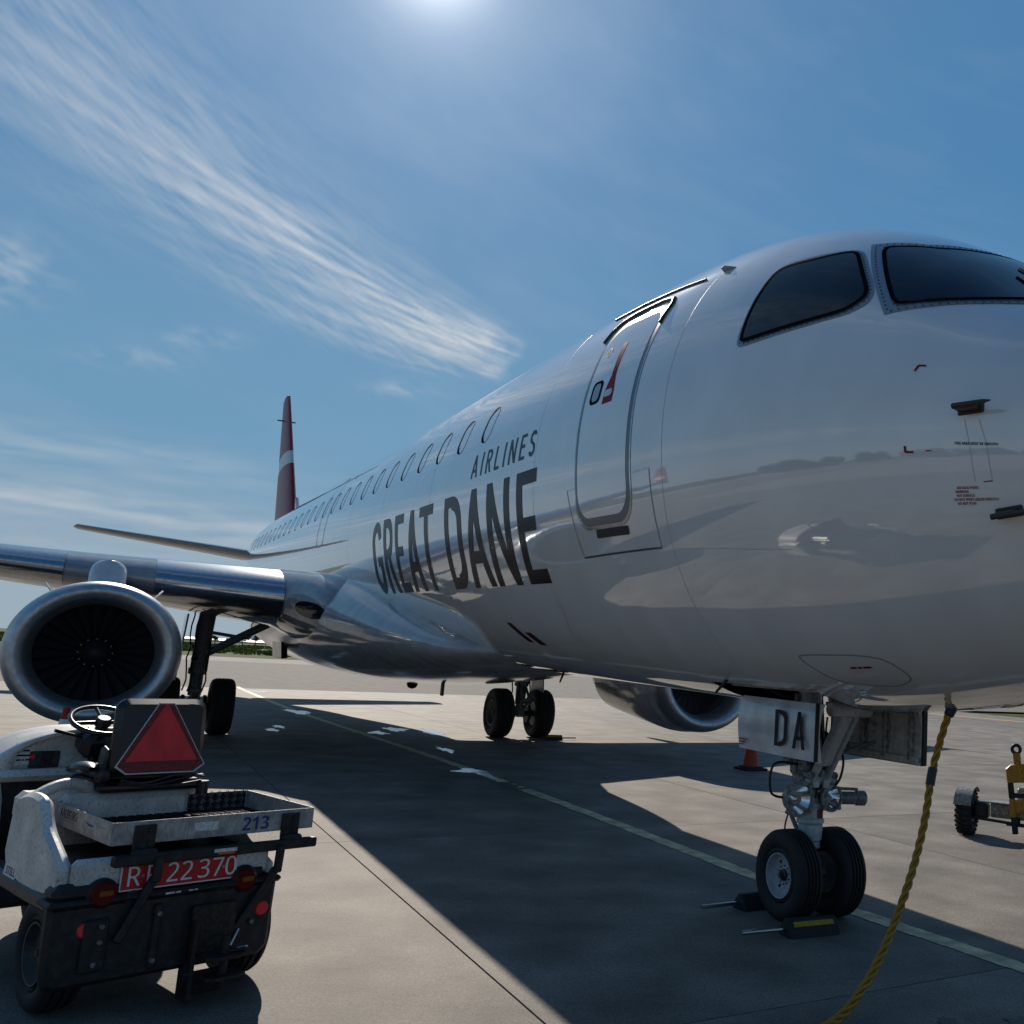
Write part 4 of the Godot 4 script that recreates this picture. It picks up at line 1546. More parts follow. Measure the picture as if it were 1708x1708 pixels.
	# belly beacon, masts
	b = MB.new()
	b.lathe(PackedVector2Array([Vector2(0, 0.09), Vector2(0.06, 0.085), Vector2(0.1, 0.06), Vector2(0.12, 0.0)]), Transform3D(Basis(Vector3.DOWN, Vector3.RIGHT, Vector3.DOWN.cross(Vector3.RIGHT)), Vector3(-11.2, 1.14, 0.0)), 18)
	obj("belly_beacon", b, M.lampred, plane)
	b = MB.new()
	b.box(Vector3(-9.4, 1.13, 0.0), Vector3(0.12, 0.26, 0.03), 0.01)
	obj("drain_mast", b, M.geardark, plane)

func tyre_mesh(R: float, hw: float, rim: float, grooves: Array) -> MB:
	var pr := PackedVector2Array()
	pr.append(Vector2(-hw * 0.72, rim))
	pr.append(Vector2(-hw * 0.9, rim + 0.012))
	for k in 9:
		var a := deg_to_rad(lerpf(-60.0, 62.0, k / 8.0))
		pr.append(Vector2(-hw * 0.62 - hw * 0.38 * cos(a), lerpf(rim, R, 0.55) + (R - lerpf(rim, R, 0.55)) * 0.9 * sin(a)))
	pr.append(Vector2(-hw * 0.6, R * 0.993))
	for q in grooves:
		var x: float = q * hw
		pr.append_array(PackedVector2Array([Vector2(x - 0.008, R - 0.004 * absf(q)), Vector2(x - 0.006, R - 0.014), Vector2(x + 0.006, R - 0.014), Vector2(x + 0.008, R - 0.004 * absf(q))]))
	pr.append(Vector2(hw * 0.6, R * 0.993))
	for k in 9:
		var a := deg_to_rad(lerpf(62.0, -60.0, k / 8.0))
		pr.append(Vector2(hw * 0.62 + hw * 0.38 * cos(a), lerpf(rim, R, 0.55) + (R - lerpf(rim, R, 0.55)) * 0.9 * sin(a)))
	pr.append(Vector2(hw * 0.9, rim + 0.012))
	pr.append(Vector2(hw * 0.72, rim))
	var b := MB.new()
	b.lathe(pr, Transform3D(), 56)
	return b

func rim_mesh(rim: float, hw: float, holes: int) -> MB:
	var b := MB.new()
	b.lathe(PackedVector2Array([Vector2(-hw * 0.74, 0.0), Vector2(-hw * 0.74, rim * 0.94), Vector2(hw * 0.6, rim * 0.96), Vector2(hw * 0.84, rim * 1.0), Vector2(hw * 0.88, rim * 0.99), Vector2(hw * 0.86, rim * 0.93), Vector2(hw * 0.62, rim * 0.88), Vector2(hw * 0.42, rim * 0.8), Vector2(hw * 0.3, rim * 0.45), Vector2(hw * 0.34, rim * 0.36), Vector2(hw * 0.34, 0.0)]), Transform3D(), 40)
	return b

func hub_mesh(rim: float, hw: float, holes: int) -> MB:
	var b := MB.new()
	b.rod(Vector3(hw * 0.3, 0, 0), Vector3(hw * 0.62, 0, 0), rim * 0.27, rim * 0.24, 18, 0.008)
	b.rod(Vector3(hw * 0.6, 0, 0), Vector3(hw * 0.72, 0, 0), rim * 0.13, rim * 0.12, 8)
	for k in holes:
		var a := TAU * k / holes + 0.5
		b.rod(Vector3(hw * 0.3, cos(a) * rim * 0.62, sin(a) * rim * 0.62), Vector3(hw * 0.385, cos(a) * rim * 0.62, sin(a) * rim * 0.62), rim * 0.085, -1.0, 10)
	for k in 10:
		var a := TAU * k / 10
		b.rod(Vector3(hw * 0.3, cos(a) * rim * 0.4, sin(a) * rim * 0.4), Vector3(hw * 0.42, cos(a) * rim * 0.4, sin(a) * rim * 0.4), rim * 0.03, -1.0, 6)
	return b

var wheel_cache := {}
func wheel(parent: Node3D, at: Vector3, face: float, R: float, hw: float, rim: float, m_rim: Material, grooves: Array, holes: int) -> void:
	var key := R
	if not wheel_cache.has(key):
		wheel_cache[key] = [tyre_mesh(R, hw, rim, grooves).mesh(), rim_mesh(rim, hw, holes).mesh(), hub_mesh(rim, hw, holes).mesh()]
	var xf := Transform3D(Basis(Vector3(0, 0, face), Vector3.UP, Vector3(-face, 0, 0)), at)
	for k in 3:
		var o := obj(["tyre", "wheel_rim", "wheel_hub"][k], wheel_cache[key][k], [M.rubber, m_rim, M.geardark][k], parent)
		o.transform = xf

func nose_gear() -> void:
	var top := Vector3(-0.10, 1.75, 0)
	var low := Vector3(0.0, 0.30, 0)
	var at := func(y: float) -> Vector3: return low.lerp(top, (y - 0.30) / 1.45)
	var b := MB.new()
	b.rod(at.call(0.64), at.call(1.7), 0.075, 0.085, 24)
	b.rod(at.call(0.50), at.call(0.62), 0.078, 0.088, 24, 0.01)
	b.rod(at.call(0.62), at.call(0.655), 0.097, -1.0, 24, 0.006)
	b.rod(at.call(0.655), at.call(0.73), 0.085, -1.0, 24)
	b.rod(at.call(0.73), at.call(0.76), 0.1, -1.0, 24, 0.006)
	b.rod(at.call(0.455), at.call(0.5), 0.068, -1.0, 24, 0.006)
	var gear := obj("nose_landing_gear", b, M.gearlight, plane)
	b = MB.new()
	b.rod(at.call(0.28), at.call(0.5), 0.038, -1.0, 20)
	obj("oleo_piston", b, M.chrome, gear)
	b = MB.new()
	b.rod(Vector3(0, 0.295, -0.24), Vector3(0, 0.295, 0.24), 0.035, -1.0, 16)
	b.box(Vector3(0, 0.30, 0), Vector3(0.11, 0.11, 0.1), 0.02)
	obj("axle", b, M.gear, gear)
	for sd in [1.0, -1.0]:
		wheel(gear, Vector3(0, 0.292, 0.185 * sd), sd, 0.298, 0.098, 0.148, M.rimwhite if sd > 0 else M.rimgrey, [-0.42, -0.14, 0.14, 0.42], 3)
	# torque links behind the strut
	b = MB.new()
	for z in [-0.045, 0.045]:
		b.box(Vector3(-0.16, 0.43, z), Vector3(0.032, 0.26, 0.028), 0.008, Basis(Vector3.BACK, -0.62))
		b.box(Vector3(-0.155, 0.61, z), Vector3(0.032, 0.24, 0.028), 0.008, Basis(Vector3.BACK, 0.72))
	b.rod(Vector3(-0.235, 0.515, -0.07), Vector3(-0.235, 0.515, 0.07), 0.022, -1.0, 12)
	b.rod(Vector3(-0.08, 0.71, -0.07), Vector3(-0.08, 0.71, 0.07), 0.026, -1.0, 12)
	obj("torque_link", b, M.gear, gear)
	# upper collar and its clutter
	b = MB.new()
	b.box(at.call(1.0), Vector3(0.2, 0.12, 0.24), 0.02)
	b.box(at.call(0.92) + Vector3(0.06, 0, 0), Vector3(0.1, 0.1, 0.34), 0.02)
	b.rod(at.call(0.78) + Vector3(0, 0, -0.19), at.call(0.78) + Vector3(0, 0, 0.19), 0.07, -1.0, 20, 0.01)
	for q in [[0.1, 1.07, 0.07], [0.1, 1.05, -0.05], [0.11, 0.96, 0.12], [0.1, 0.97, 0.0], [0.09, 0.95, -0.12]]:
		b.rod(Vector3(0.0, q[1], q[2]), Vector3(q[0], q[1], q[2]), 0.026, -1.0, 12, 0.005)
	b.box(Vector3(-0.12, 1.12, 0.14), Vector3(0.1, 0.22, 0.06), 0.015)
	b.box(Vector3(-0.12, 1.12, -0.14), Vector3(0.1, 0.22, 0.06), 0.015)
	for z in [-0.13, 0.13]:
		b.rod(Vector3(-0.05, 0.9, z), Vector3(-0.1, 1.5, z * 0.8), 0.018, -1.0, 10)
	obj("steering_collar", b, M.gear, gear)
	# drag brace running forward and up into the bay
	b = MB.new()
	for z in [-0.06, 0.06]:
		b.box((Vector3(0.06, 0.93, z) + Vector3(0.40, 1.45, z)) * 0.5, Vector3(0.62, 0.075, 0.03), 0.012, Basis(Vector3.BACK, atan2(0.52, 0.34)))
	b.box(Vector3(0.235, 1.2, 0), Vector3(0.42, 0.03, 0.09), 0.01, Basis(Vector3.BACK, atan2(0.52, 0.34)))
	b.rod(Vector3(0.37, 1.42, -0.17), Vector3(0.37, 1.42, 0.17), 0.05, -1.0, 18, 0.008)
	b.rod(Vector3(0.05, 0.92, -0.13), Vector3(0.05, 0.92, 0.13), 0.035, -1.0, 14, 0.006)
	obj("drag_brace", b, M.gearlight, gear)
	# taxi and landing lamps
	for q in [[0.19, 0.105], [-0.085, 0.082]]:
		var c := Vector3(0.07, 0.80, q[0])
		var r: float = q[1]
		b = MB.new()
		b.lathe(PackedVector2Array([Vector2(-0.13, 0), Vector2(-0.13, r * 0.35), Vector2(-0.05, r * 0.85), Vector2(0.0, r), Vector2(0.02, r * 1.13), Vector2(0.035, r * 1.13), Vector2(0.035, r * 0.97), Vector2(0.02, r * 0.95)]), Transform3D(Basis(), c), 32)
		for k in 4:
			var a := TAU * (k + 0.5) / 4
			b.rod(c + Vector3(0.0, cos(a) * r * 1.12, sin(a) * r * 1.12), c + Vector3(0.042, cos(a) * r * 1.12, sin(a) * r * 1.12), 0.014, -1.0, 8)
		var lamp := obj("taxi_light", b, M.gear, gear)
		b = MB.new()
		var bowl := PackedVector2Array()
		for k in 13:
			var u := k / 12.0
			bowl.append(Vector2(0.018 - 0.085 * (1.0 - u * u), r * 0.965 * u))
		b.lathe(bowl, Transform3D(Basis(), c), 40)
		b.rod(c + Vector3(-0.065, 0, 0), c + Vector3(-0.012, 0, 0), r * 0.13, r * 0.1, 12, 0.004)
		obj("reflector", b, M.lens, lamp)
		b = MB.new()
		b.lathe(PackedVector2Array([Vector2(0.034, 0.0), Vector2(0.03, r * 0.6), Vector2(0.021, r * 0.95)]), Transform3D(Basis(), c), 32)
		obj("lens", b, M.lensglass, lamp)
	# steering actuator sticking out to port
	b = MB.new()
	b.rod(Vector3(0.0, 0.79, -0.17), Vector3(0.06, 0.79, -0.37), 0.045, -1.0, 20)
	b.rod(Vector3(0.045, 0.79, -0.33), Vector3(0.07, 0.79, -0.41), 0.053, -1.0, 20, 0.012)
	b.rod(Vector3(0.0, 0.855, -0.17), Vector3(0.05, 0.85, -0.35), 0.011, -1.0, 8)
	obj("steering_cylinder", b, M.gear, gear)
	# hoses and wires
	b = MB.new()
	for q in [[Vector3(-0.02, 1.02, 0.13), Vector3(-0.02, 1.02, 0.33), Vector3(0.0, 0.84, 0.36), Vector3(0.02, 0.80, 0.24)], [Vector3(0.02, 1.3, 0.05), Vector3(0.1, 1.15, 0.1), Vector3(0.08, 1.0, 0.06), Vector3(0.06, 0.86, 0.02)], [Vector3(0.0, 1.25, -0.08), Vector3(0.1, 1.1, -0.16), Vector3(0.12, 0.95, -0.14), Vector3(0.08, 0.85, -0.09)]]:
		var cv := Curve3D.new()
		for k in 4:
			cv.add_point(q[k], (q[maxi(k - 1, 0)] - q[mini(k + 1, 3)]) * 0.18, (q[mini(k + 1, 3)] - q[maxi(k - 1, 0)]) * 0.18)
		b.tube(cv.tessellate(4, 4), 0.009, 6)
	for k in 7:
		var z0 := lerpf(-0.12, 0.14, k / 6.0)
		var path := PackedVector3Array()
		for i in 14:
			var u := i / 13.0
			path.append(at.call(lerpf(1.35, 0.80, u)) + Vector3(0.095 + 0.018 * sin(u * 7.0 + k * 1.9), 0, z0 * (1.0 - 0.35 * u) + 0.012 * sin(u * 9.0 + k)))
		b.tube(path, 0.005 + 0.002 * (k % 3), 6)
	for z in [0.11, -0.11]:
		var path := PackedVector3Array()
		for i in 12:
			var u := i / 11.0
			path.append(at.call(lerpf(0.74, 0.33, u)) + Vector3(-0.06 - 0.11 * sin(PI * u), 0, z * (1.0 - 0.2 * u)))
		b.tube(path, 0.006, 6)
	obj("hose", b, M.black, gear)
	b = MB.new()
	for y in [1.18, 1.08, 0.90, 0.845]:
		b.rod(at.call(y) + Vector3(0, -0.008, 0), at.call(y) + Vector3(0, 0.008, 0), 0.098, -1.0, 22, 0.003)
	for q in [[0.105, 1.13, 0.10], [0.11, 1.11, -0.09], [0.1, 0.905, 0.06], [0.1, 0.90, -0.03]]:
		b.box(Vector3(q[0], q[1], q[2]), Vector3(0.03, 0.06, 0.05), 0.006)
	obj("clamp", b, M.gearlight, gear)
	b = MB.new()
	b.box(at.call(0.69) + Vector3(0.084, 0, -0.02), Vector3(0.012, 0.06, 0.05), 0.004)
	obj("placard", b, M.rust, gear)
	# the two hanging bay doors
	for sd in [1.0, -1.0]:
		var rows := []
		var x0 := -0.42 if sd > 0 else -0.30
		var x1 := 0.50 if sd > 0 else 0.70
		for k in 13:
			var u := k / 12.0
			var row := PackedVector3Array()
			for j in 9:
				var t := j / 8.0
				row.append(Vector3(lerpf(x0, x1, t), 1.46 - 0.37 * u - 0.012 * (t - 0.5) , sd * (0.40 - 0.035 * u * u - 0.05 * pow(1.0 - u, 4.0)) - sd * 0.02 * pow(absf(t - 0.05), 3.0)))
			rows.append(row)
		b = MB.new()
		b.grid(rows, false, sd > 0)
		var inner := []
		for r in rows:
			var row := PackedVector3Array()
			for p in r:
				row.append(p - Vector3(0, 0, sd * 0.028))
			inner.append(row)
		b.grid(inner, false, sd < 0)
		for e in [0, 12]:
			b.grid([rows[e], inner[e]])
		for e in [0, 8]:
			var ra := PackedVector3Array()
			var rb := PackedVector3Array()
			for k in 13:
				ra.append(rows[k][e])
				rb.append(inner[k][e])
			b.grid([ra, rb])
		var door := obj("nose_gear_door", b, M.white2 if sd > 0 else M.bay, plane)
		if sd > 0:
			var cx := (x0 + x1) * 0.5
			for q in [["D", 0.11], ["A", 0.32]]:
				var lb := MB.new()
				for p in capital(q[0], 0.58, 0.13, 0.105):
					var pp := PackedVector2Array()
					for v in p:
						pp.append(Vector2(v.x * 0.24, 1.155 + v.y * 0.24))
					lb.prism(pp, Transform3D(Basis(), Vector3(q[1] - 0.05, 0, 0.3925 + (0.0006 if lb.v.size() % 2 == 0 else 0.0))), 0.003)
				obj("registration_letter", lb, M.registration, door)
			b = MB.new()
			bars(b, Transform3D(Basis(), Vector3(-0.39, 1.16, 0.394)), 0.009, [0.04, 0.03, 0.03])
			bars(b, Transform3D(Basis(), Vector3(-0.39, 1.14, 0.393)), 0.009, [0.03, 0.05])
			bars(b, Transform3D(Basis(), Vector3(-0.39, 1.125, 0.392)), 0.006, [0.05, 0.02])
			obj("small_stencil", b, M.redpaint, door)
			b = MB.new()
			b.box(Vector3(x1 + 0.004, 1.275, 0.372), Vector3(0.012, 0.37, 0.03), 0.003)
			obj("door_edge_strip", b, M.black, door)
		else:
			b = MB.new()                                    # ribs and boxes on the inside of the far door
			for x in [-0.1, 0.12, 0.36, 0.62]:
				b.box(Vector3(x, 1.27, -0.338), Vector3(0.045, 0.33, 0.06), 0.008)
			b.box(Vector3(0.2, 1.43, -0.318), Vector3(0.98, 0.03, 0.05), 0.006)
			obj("door_rib", b, M.trailwhite, door)
			b = MB.new()
			for x in [0.01, 0.24, 0.49]:
				b.box(Vector3(x, 1.28, -0.352), Vector3(0.15, 0.24, 0.03), 0.03)
			b.box(Vector3(0.2, 1.115, -0.333), Vector3(1.0, 0.045, 0.05), 0.006)
			b.rod(Vector3(0.24, 1.3, -0.35), Vector3(0.24, 1.3, -0.29), 0.03, -1.0, 10)
			obj("door_panel", b, M.bay, door)
			b = MB.new()
			b.box(Vector3(0.7, 1.275, -0.372), Vector3(0.025, 0.38, 0.04), 0.004)
			b.box(Vector3(0.2, 1.088, -0.372), Vector3(1.0, 0.014, 0.05), 0.004)
			obj("door_edge_strip", b, M.black, door)
			b = MB.new()
			b.rod(Vector3(-0.05, 1.06, -0.1), Vector3(0.25, 1.2, -0.34), 0.012, -1.0, 8)
			obj("door_rod", b, M.gear, door)
	# fairing lip ahead of the bay
	b = MB.new()
	var lip := PackedVector2Array()
	for a in range(-106, -73, 2):
		lip.append(Vector2(0.735, deg_to_rad(a) * RT))
	seam(b, Array(lip), 0.03, 0.003)
	obj("bay_lip", b, M.seam, plane)

func main_gear(sd: float) -> void:
	var W := Vector3(-14.18, 0.49, 2.97 * sd)
	var top := Vector3(-14.0, 2.25, 2.93 * sd)
	var b := MB.new()
	b.rod(W + Vector3(0, 0.62, 0), top, 0.125, 0.135, 20)
	b.rod(W + Vector3(0, 0.55, 0), W + Vector3(0.01, 0.66, 0), 0.145, -1.0, 20, 0.012)
	b.rod(W + Vector3(0.02, 0.98, 0), W + Vector3(0.02, 1.06, 0), 0.15, -1.0, 20, 0.012)
	b.rod(W + Vector3(0.0, 0.18, 0), W + Vector3(0, 0.56, 0), 0.105, -1.0, 20)
	b.box(W + Vector3(0, 0.05, 0), Vector3(0.2, 0.26, 0.2), 0.04)
	var gear := obj("main_landing_gear", b, M.gear, plane)
	b = MB.new()
	b.rod(W + Vector3(0, 0, -0.45), W + Vector3(0, 0, 0.45), 0.06, -1.0, 16)
	for z in [-0.17, 0.17]:
		b.rod(W + Vector3(0, 0, z - 0.03), W + Vector3(0, 0, z + 0.03), 0.19, -1.0, 24, 0.01)
	obj("axle", b, M.geardark, gear)
	for s2 in [1.0, -1.0]:
		wheel(gear, W + Vector3(0, 0, 0.43 * s2), s2, 0.492, 0.195, 0.265, M.rimgrey, [-0.5, -0.17, 0.17, 0.5], 6)
	b = MB.new()                                            # torque links, in front
	for z in [-0.06, 0.06]:
		b.box(W + Vector3(0.2, 0.17, z), Vector3(0.3, 0.06, 0.04), 0.01, Basis(Vector3.BACK, 0.55))
		b.box(W + Vector3(0.2, 0.45, z), Vector3(0.36, 0.06, 0.04), 0.01, Basis(Vector3.BACK, -0.7))
	b.rod(W + Vector3(0.33, 0.28, -0.09), W + Vector3(0.33, 0.28, 0.09), 0.035, -1.0, 12)
	obj("torque_link", b, M.gear, gear)
	b = MB.new()                                            # side brace up to the belly
	var p0 := Vector3(-14.1, 1.42, 2.85 * sd)
	var p1 := Vector3(-14.0, 1.98, 1.95 * sd)
	b.rod(p0, p1, 0.065, -1.0, 12)
	b.rod(p0 + Vector3(0.0, 0.0, 0.0), p0 + Vector3(0, -0.02, 0.1 * sd), 0.08, -1.0, 12)
	b.rod(Vector3(-14.05, 2.2, 2.5 * sd), p1, 0.05, -1.0, 10)
	b.rod(Vector3(-14.0, 1.78, 2.9 * sd), Vector3(-14.0, 1.72, 2.42 * sd), 0.03, -1.0, 8)
	b.box(p0.lerp(p1, 0.5) + Vector3(0.03, 0.06, 0), Vector3(0.06, 0.05, 0.9), 0.01, Basis(Vector3.RIGHT, sd * 0.56))
	obj("side_brace", b, M.gear, gear)
	b = MB.new()                                            # hydraulic pipes and boxes
	for q in [[0.13, 0.1], [0.15, -0.12], [-0.1, 0.17]]:
		var path := PackedVector3Array()
		for k in 9:
			path.append(W + Vector3(q[0] + 0.02 * sin(k * 1.7), 0.25 + k * 0.19, q[1] + 0.025 * cos(k * 2.3)))
		b.tube(path, 0.014, 6)
	b.box(W + Vector3(0.12, 0.86, 0.07), Vector3(0.1, 0.14, 0.09), 0.02)
	b.box(W + Vector3(0.12, 1.3, -0.08), Vector3(0.08, 0.2, 0.08), 0.02)
	b.rod(W + Vector3(0.05, 0.6, -0.12), W + Vector3(0.06, 1.3, -0.13), 0.03, -1.0, 10)
	obj("hydraulic_line", b, M.geardark, gear)
	b = MB.new()                                            # gear door on the strut and the fairing's edge door
	b.box(Vector3(-14.15, 1.5, 3.28 * sd), Vector3(0.7, 1.15, 0.03), 0.01, Basis(Vector3.RIGHT, -0.06 * sd))
	obj("strut_door", b, M.wing, gear)
	b = MB.new()
	b.box(Vector3(-14.2, 1.6, 1.72 * sd), Vector3(1.3, 0.42, 0.05), 0.015, Basis(Vector3.RIGHT, 0.12 * sd))
	obj("bay_door", b, M.white2, gear)
	b = MB.new()
	b.box(Vector3(-13.53, 1.6, 1.71 * sd), Vector3(0.02, 0.43, 0.1), 0.004, Basis(Vector3.RIGHT, 0.12 * sd))
	obj("door_seal", b, M.black, gear)

func engines() -> void:
	var ax := Vector3(-9.0, 1.42, 4.45)
	var xf := Transform3D(Basis(Vector3(-1, -0.02, 0), Vector3(0, 0.975, 0), Vector3(0, 0, -1.05)), ax)
	var b := MB.new()
	var pr := PackedVector2Array()
	for k in 19:                                            # cowl from behind the lip to the nozzle
		var u := k / 18.0
		var x := lerpf(0.3, 3.3, u)
		var r := 0.918 + 0.045 * smoothstep(0.3, 1.1, x) - 0.30 * pow(clampf((x - 0.7) / 2.6, 0, 1), 1.15)
		pr.append(Vector2(x, r))
	pr.append(Vector2(3.3, 0.64))
	pr.append(Vector2(2.6, 0.63))
	b.lathe(pr, xf, 72)
	b.lathe(PackedVector2Array([Vector2(2.5, 0.62), Vector2(3.4, 0.5), Vector2(4.1, 0.36), Vector2(4.1, 0.3), Vector2(4.6, 0.12), Vector2(4.8, 0.0)]), xf, 40)
	var eng := obj("engine", b, M.white2, plane)
	b = MB.new()                                            # polished intake lip
	pr = PackedVector2Array()
	pr.append(Vector2(0.30, 0.9185))
	for k in 25:
		var q := deg_to_rad(lerpf(90.0, -90.0, k / 24.0))
		var outer := q > 0
		var depth := 0.26 if outer else 0.42
		pr.append(Vector2(depth * (1.0 - cos(q)), 0.785 + (0.1325 if outer else 0.16) * sin(q)))
	b.lathe(pr, xf, 72)
	obj("intake_lip", b, M.lip, eng)
	b = MB.new()
	b.lathe(PackedVector2Array([Vector2(0.42, 0.6255), Vector2(0.5, 0.627), Vector2(0.64, 0.634), Vector2(0.78, 0.642)]), xf, 64)
	obj("intake_liner", b, M.liner, eng)
	b = MB.new()
	b.lathe(PackedVector2Array([Vector2(1.0, 0.0), Vector2(1.0, 0.645), Vector2(0.78, 0.645)]), xf, 48)
	obj("fan_case", b, M.black, eng)
	b = MB.new()
	b.lathe(PackedVector2Array([Vector2(0.5, 0.0), Vector2(0.51, 0.03), Vector2(0.56, 0.09), Vector2(0.66, 0.165), Vector2(0.76, 0.21), Vector2(0.9, 0.22)]), xf, 40)
	obj("spinner", b, M.geardark, eng)
	b = MB.new()
	for k in 12:
		var a := TAU * k / 12
		b.rod(xf * Vector3(0.69, cos(a) * 0.178, sin(a) * 0.178), xf * Vector3(0.672, cos(a) * 0.182, sin(a) * 0.182), 0.011, -1.0, 8)
	obj("spinner_bolts", b, M.gear, eng)
	var bl := MB.new()
	for face in [0.0, 0.012]:
		var rows := []
		for i in 9:
			var u := i / 8.0
			var r := lerpf(0.2, 0.635, u)
			var st := deg_to_rad(lerpf(35.0, 62.0, u))
			var ch := lerpf(0.16, 0.235, u)
			var row := PackedVector3Array()
			for j in 6:
				var t := j / 5.0 - 0.5
				var cam := 0.02 * (0.25 - t * t)
				var tang := sin(st) * ch * t + cos(st) * cam
				row.append(Vector3(0.8 + cos(st) * ch * t + face, r * cos(tang / r), r * sin(tang / r)))
			rows.append(row)
		bl.grid(rows, false, face > 0)
	var bm := bl.mesh()
	for k in 24:
		var o := obj("fan_blade", bm, M.blade, eng)
		o.transform = xf * Transform3D(Basis(Vector3.RIGHT, TAU * k / 24), Vector3.ZERO)
	# strakes either side of the cowl
	b = MB.new()
	for q in [[38.0, 0.17], [-38.0, 0.12]]:
		var a := deg_to_rad(q[0])
		var rd := Vector3(0, cos(a), -sin(a))
		var side := Vector3(1, 0, 0).cross(rd)
		var bs := Basis(Vector3.LEFT, rd, Vector3.LEFT.cross(rd))
		b.prism(PackedVector2Array([Vector2(0.75, 0.9), Vector2(1.7, 0.9), Vector2(1.7, 1.10), Vector2(1.2, 1.10)]), Transform3D(bs, ax - bs.z * 0.012), 0.024, 0.006)
	obj("strake", b, M.white2, eng)
	# pylon from the cowl to the wing, with its rounded front
	b = MB.new()
	var rows := []
	for k in 22:
		var u := 1.0 - pow(1.0 - k / 21.0, 2.0)
		var y := lerpf(2.05, 2.66, u)
		var x0 := lerpf(-9.7, -10.35, u) 
		var hw := 0.22 * pow(maxf(0.0004, 1.0 - pow(clampf((u - 0.6) / 0.4, 0.0, 1.0), 3.0)), 0.4)
		var row := PackedVector3Array()
		for j in 13:
			var a := deg_to_rad(lerpf(-90.0, 90.0, j / 12.0))
			row.append(Vector3(x0 + hw * 1.1 * cos(a) - hw * 1.1, y, ax.z + hw * sin(a)))
		row.append(Vector3(-13.6, y - 0.15, ax.z + hw * 0.7))
		row.append(Vector3(-13.6, y - 0.15, ax.z - hw * 0.7))
		rows.append(row)
	b.grid(rows, true, true)
	obj("pylon", b, M.white2, eng)
	b = MB.new()
	b.lathe(PackedVector2Array([Vector2(0.66, 0.9335), Vector2(0.675, 0.9345)]), xf, 72)
	obj("cowl_seam", b, M.seam2, eng)
	var e2 := eng.duplicate()
	e2.name = "engine_001"
	plane.add_child(e2)
	e2.position = Vector3(0, 0, -8.9)

# ---------------------------------------------------------------- tow tractor: x to its right, y up, -z ahead
func v3(r: float, u: float, f: float) -> Vector3:
	return Vector3(r, u, -f)

